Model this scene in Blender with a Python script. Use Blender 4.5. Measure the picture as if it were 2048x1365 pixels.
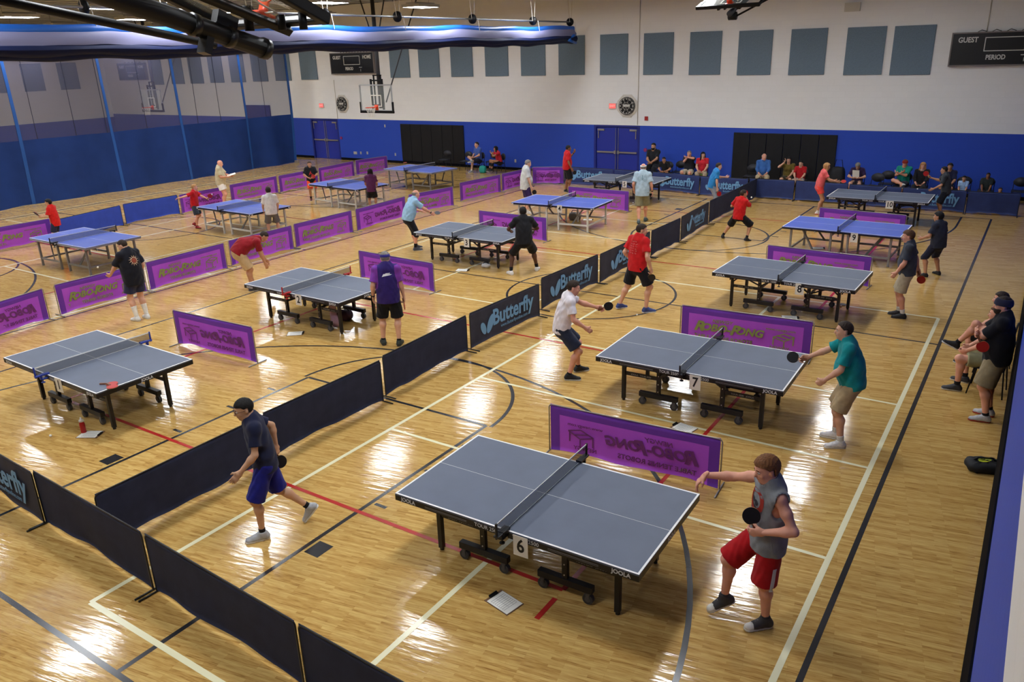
import bpy, math, random
import numpy as np
from math import sin, cos, pi, radians as R
random.seed(7)
for o in list(bpy.data.objects):
    bpy.data.objects.remove(o, do_unlink=True)
SC = bpy.context.scene
COL = SC.collection

# ---------------------------------------------------------------- camera
CAM = np.array([0.0, 0.0, 5.0112])
YAW, PITCH, ROLL, FPX = -0.594552256, 0.349551676, -0.0317457038, 1568.20203
_f = np.array([sin(YAW) * cos(PITCH), cos(YAW) * cos(PITCH), -sin(PITCH)])
_r = np.array([cos(YAW), -sin(YAW), 0.0])
_u = np.cross(_r, _f)
CR = cos(ROLL) * _r + sin(ROLL) * _u
CU = -sin(ROLL) * _r + cos(ROLL) * _u
cam = bpy.data.objects.new('camera', bpy.data.cameras.new('camera'))
COL.objects.link(cam)
from mathutils import Matrix, Vector
M4 = Matrix.Identity(4)
for i in range(3):
    M4[i][0], M4[i][1], M4[i][2], M4[i][3] = CR[i], CU[i], -_f[i], CAM[i]
cam.matrix_world = M4
cam.data.sensor_width = 36.0
cam.data.lens = FPX / 2048 * 36.0
cam.data.clip_start = 0.05
cam.data.clip_end = 200
SC.camera = cam

# ---------------------------------------------------------------- world, exposure, lamp strength
wd = bpy.data.worlds.new('world')
SC.world = wd
wd.use_nodes = True
wd.node_tree.nodes['Background'].inputs[0].default_value = (0.5, 0.55, 0.6, 1)
wd.node_tree.nodes['Background'].inputs[1].default_value = 0.03
SC.view_settings.view_transform = 'Standard'
SC.view_settings.look = 'None'
SC.view_settings.exposure = -0.05
SC.view_settings.gamma = 1.0
SC.view_settings.use_curve_mapping = False
LAMP = 34.0            # radiance of the high bay lamps' lenses
BEAM = 32.0            # watts of each lamp's reflector beam
BEAM_SPREAD = 125.0
SC.cycles.max_bounces = 5
SC.cycles.diffuse_bounces = 3
SC.cycles.glossy_bounces = 2
SC.cycles.transparent_max_bounces = 8
SC.cycles.sample_clamp_indirect = 6.0
SC.cycles.caustics_reflective = False
SC.cycles.caustics_refractive = False
try:
    SC.cycles.use_denoising = True
    SC.cycles.use_light_tree = True
    SC.cycles.use_adaptive_sampling = True
    SC.cycles.adaptive_threshold = 0.04
except Exception:
    pass

# ---------------------------------------------------------------- place helpers (measuring in the photograph)
def ray(px, py):
    d = (px - 1024) / FPX * CR - (py - 682.5) / FPX * CU + _f
    return d
def at(px, py, z=0.0):
    d = ray(px, py); t = (z - CAM[2]) / d[2]
    return CAM + d * t
def aty(px, py, y):
    d = ray(px, py); return CAM + d * (y / d[1])
def atx(px, py, x):
    d = ray(px, py); return CAM + d * (x / d[0])
def V(*a):
    if len(a) == 1: a = a[0]
    return np.array(a, dtype=float)
def nrm(v):
    v = np.asarray(v, float); return v / (np.linalg.norm(v) + 1e-12)

# ---------------------------------------------------------------- materials
def lin(c):
    return tuple(((x / 255 / 12.92) if x / 255 <= 0.04045 else ((x / 255 + 0.055) / 1.055) ** 2.4) for x in c)
MATS = {}
def mat(name, rgb, rough=0.6, metal=0.0, spec=0.4, noise=0.0, nscale=40.0, bump=0.0, bscale=200.0, coat=0.0, sheen=0.0, alpha=1.0, trans=0.0):
    """rgb as 0-255 sRGB colour of the thing itself"""
    if name in MATS: return MATS[name]
    m = bpy.data.materials.new(name); m.use_nodes = True
    nt = m.node_tree; b = nt.nodes['Principled BSDF']
    L = lin(rgb)
    b.inputs['Base Color'].default_value = (*L, 1)
    b.inputs['Roughness'].default_value = rough
    b.inputs['Metallic'].default_value = metal
    b.inputs['Specular IOR Level'].default_value = spec
    if coat: b.inputs['Coat Weight'].default_value = coat
    if sheen: b.inputs['Sheen Weight'].default_value = sheen
    tc = None
    if noise or bump:
        tc = nt.nodes.new('ShaderNodeTexCoord')
    if noise:
        n = nt.nodes.new('ShaderNodeTexNoise'); n.inputs['Scale'].default_value = nscale; n.inputs['Detail'].default_value = 4
        nt.links.new(tc.outputs['Object'], n.inputs['Vector'])
        r = nt.nodes.new('ShaderNodeValToRGB')
        r.color_ramp.elements[0].position = 0.3; r.color_ramp.elements[1].position = 0.7
        r.color_ramp.elements[0].color = (*[x * (1 - noise) for x in L], 1)
        r.color_ramp.elements[1].color = (*[min(1, x * (1 + noise)) for x in L], 1)
        nt.links.new(n.outputs['Fac'], r.inputs['Fac']); nt.links.new(r.outputs['Color'], b.inputs['Base Color'])
    if bump:
        n2 = nt.nodes.new('ShaderNodeTexNoise'); n2.inputs['Scale'].default_value = bscale; n2.inputs['Detail'].default_value = 3
        nt.links.new(tc.outputs['Object'], n2.inputs['Vector'])
        bp = nt.nodes.new('ShaderNodeBump'); bp.inputs['Strength'].default_value = bump; bp.inputs['Distance'].default_value = 0.01
        nt.links.new(n2.outputs['Fac'], bp.inputs['Height']); nt.links.new(bp.outputs['Normal'], b.inputs['Normal'])
    out = nt.nodes['Material Output']
    last = b.outputs[0]
    if trans:
        tl = nt.nodes.new('ShaderNodeBsdfTranslucent'); tl.inputs['Color'].default_value = (*L, 1)
        mx = nt.nodes.new('ShaderNodeMixShader'); mx.inputs[0].default_value = trans
        nt.links.new(last, mx.inputs[1]); nt.links.new(tl.outputs[0], mx.inputs[2]); last = mx.outputs[0]
    if alpha < 1:
        tp = nt.nodes.new('ShaderNodeBsdfTransparent')
        mx = nt.nodes.new('ShaderNodeMixShader'); mx.inputs[0].default_value = alpha
        nt.links.new(tp.outputs[0], mx.inputs[1]); nt.links.new(last, mx.inputs[2]); last = mx.outputs[0]
    if last is not b.outputs[0]: nt.links.new(last, out.inputs[0])
    MATS[name] = m
    return m
def emit(name, rgb, s):
    if name in MATS: return MATS[name]
    m = bpy.data.materials.new(name); m.use_nodes = True
    nt = m.node_tree; nt.nodes.remove(nt.nodes['Principled BSDF'])
    e = nt.nodes.new('ShaderNodeEmission'); e.inputs[0].default_value = (*lin(rgb), 1); e.inputs[1].default_value = s
    nt.links.new(e.outputs[0], nt.nodes['Material Output'].inputs[0])
    MATS[name] = m; return m
def cloth(rgb, noise=0.12):
    return mat('cloth_%d_%d_%d' % rgb, rgb, 0.9, spec=0.15, noise=noise, nscale=14, bump=0.25, bscale=350, sheen=0.1)

# ---------------------------------------------------------------- mesh builder
class MB:
    def __init__(s): s.v = []; s.f = []; s.m = []
    def add(s, vs, fs, mi=0):
        o = len(s.v); s.v += [tuple(map(float, p)) for p in vs]
        for f in fs: s.f.append(tuple(i + o for i in f)); s.m.append(mi)
        return s
    def box(s, c, d, mi=0, rot=None):
        c = V(c); h = V(d) / 2
        P = [V(x, y, z) * h for x in (-1, 1) for y in (-1, 1) for z in (-1, 1)]
        if rot is not None: P = [rot @ p for p in P]
        return s.add([p + c for p in P], [(0, 1, 3, 2), (4, 6, 7, 5), (0, 4, 5, 1), (2, 3, 7, 6), (0, 2, 6, 4), (1, 5, 7, 3)], mi)
    def beam(s, a, b, w, h=None, mi=0, up=(0, 0, 1)):
        a = V(a); b = V(b); h = h or w; d = nrm(b - a); u = V(up)
        if abs(d @ u) > 0.98: u = V(1, 0, 0) if abs(d[0]) < 0.9 else V(0, 1, 0)
        x = nrm(np.cross(d, u)); y = np.cross(x, d)
        P = []
        for e in (a, b):
            for sx, sy in ((-1, -1), (1, -1), (1, 1), (-1, 1)): P.append(e + x * sx * w / 2 + y * sy * h / 2)
        return s.add(P, [(3, 2, 1, 0), (4, 5, 6, 7), (0, 1, 5, 4), (1, 2, 6, 5), (2, 3, 7, 6), (3, 0, 4, 7)], mi)
    def tube(s, pts, r, n=8, mi=0, closed=False, r2=None):
        pts = [V(p) for p in pts]; N = len(pts); P = []; u = None
        for i, p in enumerate(pts):
            if closed: d = nrm(pts[(i + 1) % N] - pts[i - 1])
            else: d = nrm(pts[min(i + 1, N - 1)] - pts[max(i - 1, 0)])
            if u is None:
                u = V(0, 0, 1) if abs(d[2]) < 0.9 else V(1, 0, 0)
            u = nrm(u - d * (u @ d)); w = np.cross(d, u)
            rr = r if r2 is None else r + (r2 - r) * i / max(1, N - 1)
            for k in range(n):
                a = 2 * pi * k / n; P.append(p + rr * (cos(a) * u + sin(a) * w))
        F = []
        for i in range(N if closed else N - 1):
            j = (i + 1) % N
            for k in range(n):
                k2 = (k + 1) % n; F.append((i * n + k, i * n + k2, j * n + k2, j * n + k))
        if not closed: F += [tuple(range(n - 1, -1, -1)), tuple((N - 1) * n + k for k in range(n))]
        return s.add(P, F, mi)
    def cyl(s, a, b, r, n=16, mi=0, r2=None): return s.tube([a, b], r, n, mi, r2=r2)
    def quad(s, a, b, c, d, mi=0): return s.add([a, b, c, d], [(0, 1, 2, 3)], mi)
    def slab(s, poly, z0, z1, mi=0):
        n = len(poly)
        return s.add([(x, y, z0) for x, y in poly] + [(x, y, z1) for x, y in poly],
                     [tuple(range(n - 1, -1, -1)), tuple(range(n, 2 * n))] + [(i, (i + 1) % n, n + (i + 1) % n, n + i) for i in range(n)], mi)
    def grid(s, fn, nu, nv, mi=0, mfn=None):
        P = [fn(i / nu, j / nv) for i in range(nu + 1) for j in range(nv + 1)]
        o = len(s.v); s.v += [tuple(map(float, p)) for p in P]
        for i in range(nu):
            for j in range(nv):
                a = o + i * (nv + 1) + j
                s.f.append((a, a + nv + 1, a + nv + 2, a + 1)); s.m.append(mfn((i + .5) / nu, (j + .5) / nv) if mfn else mi)
        return s
    def sphere(s, c, r, nu=12, nv=8, mi=0):
        c = V(c); r = V(r) if np.ndim(r) else V(r, r, r); P = [c + V(0, 0, r[2])]
        for j in range(1, nv):
            t = pi * j / nv
            for i in range(nu):
                a = 2 * pi * i / nu; P.append(c + r * V(sin(t) * cos(a), sin(t) * sin(a), cos(t)))
        P.append(c - V(0, 0, r[2])); F = []
        for i in range(nu): F.append((0, 1 + i, 1 + (i + 1) % nu))
        for j in range(nv - 2):
            for i in range(nu):
                a = 1 + j * nu; F.append((a + i, a + nu + i, a + nu + (i + 1) % nu, a + (i + 1) % nu))
        l = len(P) - 1; a = 1 + (nv - 2) * nu
        for i in range(nu): F.append((l, a + (i + 1) % nu, a + i))
        return s.add(P, F, mi)
    def mesh(s, name, mats, smooth=False):
        me = bpy.data.meshes.new(name); me.from_pydata(s.v, [], s.f)
        for m in (mats if isinstance(mats, (list, tuple)) else [mats]): me.materials.append(m)
        if any(s.m): me.polygons.foreach_set('material_index', s.m)
        if smooth: me.polygons.foreach_set('use_smooth', [True] * len(s.f))
        me.update(); return me
    def build(s, name, mats, parent=None, smooth=False, bevel=0):
        o = link(name, s.mesh(name, mats, smooth), parent)
        if bevel:
            b = o.modifiers.new('bevel', 'BEVEL'); b.width = bevel; b.segments = 2; b.limit_method = 'ANGLE'
        return o
def link(name, me, parent=None):
    o = bpy.data.objects.new(name, me); COL.objects.link(o)
    if parent is not None: o.parent = parent
    return o
def tag(o, label, cat, group=None, kind=None):
    o['label'] = label; o['category'] = cat
    if group: o['group'] = group
    if kind: o['kind'] = kind
    return o
def thing(name, label, cat, loc=(0, 0, 0), rotz=0.0, group=None):
    o = bpy.data.objects.new(name, None); COL.objects.link(o); o.empty_display_size = 0.1
    o.location = tuple(map(float, loc)); o.rotation_euler = (0, 0, rotz)
    return tag(o, label, cat, group)
def struct(o): o['kind'] = 'structure'; return o
def copy_tree(o, parent=None):
    c = o.copy(); COL.objects.link(c)
    if parent is not None: c.parent = parent
    for ch in list(KIDS.get(o.name, [])) or list(o.children): copy_tree(ch, c)
    return c
KIDS = {}
_tc = {}
def text_mesh(s, size, m, bold=0.0, shear=0.0, align='CENTER', depth=0.0008, space=1.0, flip=False, xs=1.0):
    k = (s, size, m.name, bold, shear, align, flip, xs, space)
    if k in _tc: return _tc[k]
    cu = bpy.data.curves.new('lettering', 'FONT'); cu.body = s; cu.size = size; cu.offset = bold * size; cu.shear = shear
    cu.align_x = align; cu.align_y = 'CENTER'; cu.resolution_u = 3; cu.extrude = depth; cu.space_character = space
    ob = bpy.data.objects.new('lettering', cu); COL.objects.link(ob)
    bpy.context.view_layer.update()
    me = bpy.data.meshes.new_from_object(ob.evaluated_get(bpy.context.evaluated_depsgraph_get()))
    bpy.data.objects.remove(ob, do_unlink=True)
    if xs != 1.0 or flip:
        for v in me.vertices: v.co.x *= -xs if flip else xs
        if flip: me.flip_normals()
    me.materials.clear(); me.materials.append(m); me.name = 'lettering'
    _tc[k] = me
    return me
def put_text(s, size, m, parent, loc, rot, name='lettering', **kw):
    o = link(name, text_mesh(s, size, m, **kw), parent); o.location = loc; o.rotation_euler = rot; return o
# ================================================================ the hall
YF, XL, XR, YN, ZC = 30.8, -52.5, 0.16, -9.0, 7.6
BLUE_Z = 2.12
# floor boards
def floor_mat():
    m = bpy.data.materials.new('maple_boards'); m.use_nodes = True; nt = m.node_tree; b = nt.nodes['Principled BSDF']; N = nt.nodes.new; K = nt.links.new
    tc = N('ShaderNodeTexCoord'); mp = N('ShaderNodeMapping'); mp.inputs['Rotation'].default_value = (0, 0, R(-11)); K(tc.outputs['Object'], mp.inputs[0])
    br = N('ShaderNodeTexBrick'); br.offset = 0.37; br.offset_frequency = 3; br.squash = 1.0
    br.inputs['Scale'].default_value = 1.0; br.inputs['Mortar Size'].default_value = .0012; br.inputs['Brick Width'].default_value = .36; br.inputs['Row Height'].default_value = .032; br.inputs['Bias'].default_value = 0
    br.inputs['Color1'].default_value = (0, 0, 0, 1); br.inputs['Color2'].default_value = (1, 1, 1, 1); br.inputs['Mortar'].default_value = (.1, .1, .1, 1)
    K(mp.outputs[0], br.inputs['Vector'])
    ns = N('ShaderNodeTexNoise'); ns.inputs['Scale'].default_value = 1.0; ns.inputs['Detail'].default_value = 5
    mp2 = N('ShaderNodeMapping'); mp2.inputs['Scale'].default_value = (6.5, 80, 1); K(mp.outputs[0], mp2.inputs[0]); K(mp2.outputs[0], ns.inputs['Vector'])
    big = N('ShaderNodeTexNoise'); big.inputs['Scale'].default_value = .35; big.inputs['Detail'].default_value = 3; K(tc.outputs['Object'], big.inputs['Vector'])
    mx = N('ShaderNodeMath'); mx.operation = 'MULTIPLY_ADD'; mx.inputs[1].default_value = .36; K(br.outputs['Color'], mx.inputs[0])
    m2 = N('ShaderNodeMath'); m2.operation = 'MULTIPLY_ADD'; m2.inputs[1].default_value = 1.0; m2.inputs[2].default_value = -.16; K(ns.outputs['Fac'], m2.inputs[0]); K(m2.outputs[0], mx.inputs[2])
    rp = N('ShaderNodeValToRGB'); e = rp.color_ramp.elements
    e[0].position = .08; e[0].color = (*lin((128, 84, 36)), 1); e[1].position = .82; e[1].color = (*lin((216, 181, 114)), 1)
    q = rp.color_ramp.elements.new(.4); q.color = (*lin((189, 148, 82)), 1); q = rp.color_ramp.elements.new(.6); q.color = (*lin((203, 165, 97)), 1)
    K(mx.outputs[0], rp.inputs[0]); K(rp.outputs[0], b.inputs['Base Color'])
    rr = N('ShaderNodeMapRange'); rr.inputs['To Min'].default_value = .07; rr.inputs['To Max'].default_value = .13; K(big.outputs['Fac'], rr.inputs[0]); K(rr.outputs[0], b.inputs['Roughness'])
    b.inputs['Specular IOR Level'].default_value = .5
    bn = N('ShaderNodeTexNoise'); bn.inputs['Scale'].default_value = 5; bn.inputs['Detail'].default_value = 3; mp3 = N('ShaderNodeMapping'); mp3.inputs['Scale'].default_value = (.5, 3.0, 1); K(mp.outputs[0], mp3.inputs[0]); K(mp3.outputs[0], bn.inputs['Vector'])
    bp = N('ShaderNodeBump'); bp.inputs['Strength'].default_value = .12; bp.inputs['Distance'].default_value = .02; K(bn.outputs['Fac'], bp.inputs['Height']); K(bp.outputs[0], b.inputs['Normal'])
    return m
floor = MB().box(((XL + XR) / 2, (YF + YN) / 2, -.05), (XR - XL + .4, YF - YN + .4, .1)).build('floor', floor_mat()); struct(floor)

def block_mat(name, rgb, bump=.25, dim=0.0):
    m = bpy.data.materials.new(name); m.use_nodes = True; nt = m.node_tree; b = nt.nodes['Principled BSDF']; N = nt.nodes.new; K = nt.links.new
    tc = N('ShaderNodeTexCoord'); sx = N('ShaderNodeSeparateXYZ'); K(tc.outputs['Object'], sx.inputs[0])
    ad = N('ShaderNodeMath'); ad.operation = 'ADD'; K(sx.outputs[0], ad.inputs[0]); K(sx.outputs[1], ad.inputs[1])
    cb = N('ShaderNodeCombineXYZ'); K(ad.outputs[0], cb.inputs[0]); K(sx.outputs[2], cb.inputs[1])
    br = N('ShaderNodeTexBrick'); br.inputs['Scale'].default_value = 1; br.inputs['Brick Width'].default_value = .406; br.inputs['Row Height'].default_value = .203; br.inputs['Mortar Size'].default_value = .008; br.inputs['Mortar Smooth'].default_value = .3
    L = lin(rgb)
    br.inputs['Color1'].default_value = (*L, 1); br.inputs['Color2'].default_value = (*[x * .98 for x in L], 1); br.inputs['Mortar'].default_value = (*[x * .965 for x in L], 1)
    K(cb.outputs[0], br.inputs['Vector']); K(br.outputs['Color'], b.inputs['Base Color'])
    bp = N('ShaderNodeBump'); bp.inputs['Strength'].default_value = bump; bp.inputs['Distance'].default_value = .01; bp.invert = True; K(br.outputs['Fac'], bp.inputs['Height']); K(bp.outputs[0], b.inputs['Normal'])
    b.inputs['Roughness'].default_value = .55; b.inputs['Specular IOR Level'].default_value = .3
    return m
WHITE = block_mat('block_white', (243, 243, 242), .12); BLUE = block_mat('block_blue', (44, 78, 188))
def wall(name, x0, y0, x1, y1, z0, z1, m):
    # a block wall from (x0,y0) to (x1,y1), its room side on that line, 20 cm thick away from the room (to its right)
    d = nrm(V(x1 - x0, y1 - y0, 0)); n = V(d[1], -d[0], 0) * .2
    b = MB(); P = [V(x0, y0, 0), V(x1, y1, 0), V(x1, y1, 0) + n, V(x0, y0, 0) + n]
    b.slab([(p[0], p[1]) for p in P], z0, z1); return struct(b.build(name, m))
for z0, z1, m, s in ((0, BLUE_Z, BLUE, 'blue'), (BLUE_Z, ZC, WHITE, 'white')):
    # far wall is built around its two pairs of doors
    if s == 'white': wall('wall_far', XR, YF, XL, YF, z0, z1, m)
    else:
        for i, (a, b_) in enumerate(((XR, -14.1), (-16.24, -31.53), (-33.62, XL))): wall('wall_far', a, YF, b_, YF, z0, z1, m)
    wall('wall_left', XL, YF, XL, YN, z0, 1.92 if s == 'blue' else z1, m) if s == 'blue' else wall('wall_left', XL, YF, XL, YN, 1.92, z1, m)
    wall('wall_near', XL, YN, XR + 3, YN, z0, z1, m)
wall('wall_right', XR, YN, XR, YF, 0, 3.2, BLUE); wall('wall_right', XR, YN, XR, YF, 3.2, 4.0, WHITE)
struct(MB().box((XR + 1.5, (YN + YF) / 2, 3.93), (2.98, YF - YN, .14)).build('trim_1', mat('concrete', (150, 146, 140), .8)))      # walkway slab beside the court
wall('wall_walkway', XR + 3, YN, XR + 3, YF, 4.0, ZC, WHITE); wall('wall_walkway', XR + 3, YF, XR, YF, 4.0, ZC, WHITE)
bb = mat('black_base', (24, 24, 28), .95, spec=.03)
for i, (a, b_) in enumerate(((XR, -14.1), (-16.24, -31.53), (-33.62, XL))):
    struct(MB().box(((a + b_) / 2, YF - .008, .06), (abs(a - b_), .016, .12)).build('baseboard_far', bb))
struct(MB().box((XR - .008, (YN + YF) / 2, .66), (.016, YF - YN - .04, 1.32)).build('baseboard_right', bb))
struct(MB().box((XL + .008, (YN + YF) / 2, .06), (.016, YF - YN, .12)).build('baseboard_left', bb))
# roof deck: a ribbed steel deck over open joists
def deck():
    b = MB(); x = XL - .2; prof = []
    while x < XR + 3.2:
        for dx, dz in ((0, 0), (.42, 0), (.5, .3), (.92, .3)): prof.append((x + dx, ZC + dz))
        x += 1.0
    n = len(prof)
    b.add([(p[0], y, p[1]) for y in (YN - .2, YF + .2) for p in prof], [(i, i + 1, n + i + 1, n + i) for i in range(n - 1)])
    b.box(((XL + XR) / 2 + 1.5, (YN + YF) / 2, ZC + .42), (XR - XL + 3.6, YF - YN + .5, .1)); return b
struct(deck().build('ceiling', mat('deck_brown', (158, 162, 162), .7, noise=.12, nscale=2)))
# ---------------------------------------------------------------- court lines (painted, a hair above the boards)
LW = mat('line_white', (236, 230, 192), .2, spec=.5); LB = mat('line_black', (42, 42, 46), .2, spec=.5); LR = mat('line_red', (176, 44, 40), .2, spec=.5)
_lz = [.0012]
def stripe(b, pts, w):
    _lz[0] += .00003; z = _lz[0]; P = [V(p[0], p[1]) for p in pts]; n = len(P); A = []
    for i in range(n):
        d = P[min(i + 1, n - 1)] - P[max(i - 1, 0)]; d = d / np.linalg.norm(d); m = V(-d[1], d[0]) * w / 2; A += [(*(P[i] + m), z), (*(P[i] - m), z)]
    b.add(A, [(2 * i, 2 * i + 1, 2 * i + 3, 2 * i + 2) for i in range(n - 1)])
def arc(c, r, a0, a1, n=40): return [(c[0] + r * cos(R(a0 + (a1 - a0) * i / n)), c[1] + r * sin(R(a0 + (a1 - a0) * i / n))) for i in range(n + 1)]
def smooth(pts, n=8):
    P = [V(p[0], p[1]) for p in pts]; P = [2 * P[0] - P[1]] + P + [2 * P[-1] - P[-2]]; o = []
    for i in range(1, len(P) - 2):
        for k in range(n):
            t = k / n; a, b, c, d = P[i - 1:i + 3]
            o.append(.5 * (2 * b + (c - a) * t + (2 * a - 5 * b + 4 * c - d) * t * t + (3 * b - a - 3 * c + d) * t ** 3))
    return o + [P[-2]]
fl = lambda *ps: [at(*p)[:2] for p in ps]
lw, lb, lr = MB(), MB(), MB()
yl = lambda b, x, y0, y1, w: stripe(b, [(x, y0), (x, y1)], w)
xl = lambda b, y, x0, x1, w: stripe(b, [(x0, y), (x1, y)], w)
# two basketball courts side by side, with badminton (white) and pickleball (red) courts over them
for cx, x0, x1 in ((-7.9, -14.82, -.98), (-23.9, -30.8, -16.98), (-40, -47, -33.2)):
    for x in (x0, x1): yl(lb, x, 2.57, 27.1, .055)
    for y in (2.57, 27.1): xl(lb, y, x0, x1, .055)
    xl(lb, 14.86, x0, x1, .05); stripe(lb, arc((cx, 14.86), 1.86, 0, 360, 64), .05)
    for y0, s in ((2.57, 1), (27.1, -1)):
        for x in (cx - 1.84, cx + 1.84): yl(lb, x, y0, y0 + s * 5.66, .055)
        xl(lb, y0 + s * 5.66, cx - 1.84, cx + 1.84, .055); stripe(lb, arc((cx, y0 + s * 5.66), 1.92, 0, 360 if s < 0 else 180, 48), .055)
        c = (cx, y0 + s * 1.4); a = arc(c, 6.14, 0, 180 * s, 64)
        stripe(lb, [(cx + 6.14, y0), *a, (cx - 6.14, y0)], .055)
        for o in (-1, 1):
            q = cx + o * 1.84
            xl(lb, y0 + s * 2.25, q + o * .06, q + o * .27, .24); 
            for d in (3.26, 4.2, 5.0): xl(lb, y0 + s * d, q + o * .06, q + o * .24, .05)
    for x in (cx + .7, cx + 6.73): yl(lw, x, 2.99, 16.42, .06)
    yl(lw, cx + 3.71, 2.99, 7.46, .06); yl(lw, cx + 3.71, 11.84, 16.42, .06)
    for y, w in ((2.99, .06), (7.46, .05), (9.66, .05), (11.84, .05), (16.42, .06)): xl(lw, y, cx + .7, cx + 6.73, w)
    for x in (cx - .7, cx - 6.73): yl(lw, x, 13.18, 26.6, .05)
    for y in (13.18, 17.65, 19.9, 22.4, 26.6): xl(lw, y, cx - 6.73, cx - .7, .05)
    yl(lw, cx - 3.73, 13.18, 17.65, .05); yl(lw, cx - 3.73, 22.4, 26.6, .05)
    for x in (cx - 4.61, cx + 4.63): yl(lr, x, 5.6, 11.74, .055); yl(lr, x, 15.9, 24.3, .055)
    yl(lr, cx + 4.63, 5.1, 5.45, .055)
    for y in (5.6, 11.74, 18.02, 24.3): xl(lr, y, cx - 4.61, cx + 4.63, .055)
stripe(lw, [(-31.0, 12), (-31.0, 29)], .05)

for nm, b, m in (('white_lines', lw, LW), ('black_lines', lb, LB), ('red_lines', lr, LR)): struct(b.build(nm, m, floor))
# ---------------------------------------------------------------- lamps
lens = emit('lamp_lens', (246, 250, 255), LAMP); hous = mat('lamp_housing', (190, 190, 186), .5); wire = mat('wire_grey', (70, 68, 66), .5)
ordn = ['first', 'second', 'third', 'fourth', 'fifth', 'sixth', 'seventh', 'eighth', 'ninth', 'tenth', 'eleventh', 'twelfth', 'thirteenth', 'fourteenth', 'fifteenth', 'sixteenth', 'seventeenth', 'eighteenth', 'nineteenth', 'twentieth']
LX = [-4.45, -9.85, -15.6, -21.0, -26.6, -32.2, -37.8, -43.4]; LY = [25.5, 20.6, 15.95, 11.0, 6.1, 1.2]
hb = MB(); hb.slab([(-.43, -.63), (.43, -.63), (.43, .63), (-.43, .63)], .10, .14); hb.slab([(-.22, -.6), (.22, -.6), (.22, .6), (-.22, .6)], .14, .2)
for x0, x1 in ((-.43, -.41), (.41, .43)): hb.slab([(x0, -.63), (x1, -.63), (x1, .63), (x0, .63)], .03, .10)
for y0, y1 in ((-.63, -.61), (.61, .63)): hb.slab([(-.41, y0), (.41, y0), (.41, y1), (-.41, y1)], .03, .10)
hm_ = hb.mesh('housing', hous); lm_ = MB().box((0, 0, .06), (.8, 1.2, .05)).mesh('lens', lens); wm = MB()
for y in (-.5, .5): wm.tube([(0, y, .2), (0, y, ZC - 6.85)], .006, 5)
wm_ = wm.mesh('hanger', wire)
beam = bpy.data.lights.new('reflector_beam', 'AREA'); beam.shape = 'RECTANGLE'; beam.size = .78; beam.size_y = 1.18; beam.energy = BEAM; beam.color = (.95, .98, 1.0); beam.spread = R(BEAM_SPREAD)
for i, x in enumerate(LX):
    for j, y in enumerate(LY):
        t = thing('ceiling_light', 'glowing high bay lamp in the %s row from the far wall, %s from right' % (ordn[j], ordn[i]), 'ceiling light', (x, y, 6.82), 0, 'high bay lamps under the roof')
        la = bpy.data.objects.new('reflector_beam', beam); COL.objects.link(la); la.parent = t; la.location = (0, 0, .032)
        link('housing', hm_, t); link('lens', lm_, t); link('hanger', wm_, t)
# ---------------------------------------------------------------- far wall fittings
steel = mat('brushed_steel', (178, 176, 170), .35, metal=.8); door_b = mat('door_blue', (36, 52, 158), .45); frame_b = mat('door_frame_blue', (30, 42, 130), .5)
def double_door(n, x0, x1, y):
    r = thing('door_%d' % n, 'blue double door', 'door', ((x0 + x1) / 2, y, 0)); del r['label']; del r['category']; struct(r)
    w = x1 - x0; b = MB(); b.box((-w / 2 + .05, .1, BLUE_Z / 2), (.1, .2, BLUE_Z)); b.box((w / 2 - .05, .1, BLUE_Z / 2), (.1, .2, BLUE_Z)); b.box((0, .1, BLUE_Z - .04), (w - .2, .2, .08)); b.box((0, .16, BLUE_Z / 2), (w - .2, .02, BLUE_Z - .08)); b.build('frame', frame_b, r)
    for s in (-1, 1):
        dw = w / 2 - .115; c = s * (dw / 2 + .012)
        d = MB().box((c, .08, 1.015), (dw, .045, 2.02)).build('door_leaf', door_b, r, bevel=.004)
        h = MB(); h.box((c, .03, 1.0), (dw * .92, .05, .06)); h.box((s * .075, .03, 1.0), (.09, .07, .13)); h.tube([(s * .06, .04, 1.0), (s * .06, .04, 2.0)], .012, 6); h.tube([(s * .06, .04, .05), (s * .06, .04, .95)], .012, 6); h.build('push_bar', steel, d)
        k = MB(); k.box((s * (w / 2 - .32), .035, 1.92), (.32, .05, .07)); k.box((s * (w / 2 - .2), .03, 1.72), (.03, .03, .3)); k.build('door_closer', steel, d)
    return r
double_door(1, -16.24, -14.1, YF); double_door(2, -33.62, -31.53, YF); d3 = MB(); p0 = aty(492, 210, YF); p1 = aty(540, 210, YF); d3.box(((p0[0] + p1[0]) / 2, YF - .05, p0[2] / 2), (p1[0] - p0[0], .1, p0[2])); struct(d3.build('door_3', frame_b, None, bevel=.01)); 
panm = mat('acoustic_grey', (116, 134, 150), .9, spec=.1, noise=.12, nscale=60, bump=.3, bscale=500)
PX = [(-34.65, -33.33 - 2.64, 4.06)]
pans = [(302, 333, 170), (345, 371, 168.5), (382, 410, 167.5), (422, 450, 166), (464, 493, 165), (507, 538, 163.5), (552, 585, 162), (605, 636, 160), (785, 819, 156), (839, 882, 155), (903, 948, 154), (971, 1019, 153), (1042, 1093, 152), (1117, 1171, 150.5), (1199, 1257, 150), (1285, 1347, 150), (1377, 1441, 150.2), (1473, 1541, 150.7), (1576, 1648, 150.5), (1686, 1763, 150.5), (1778, 1860, 150.5)]
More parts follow.
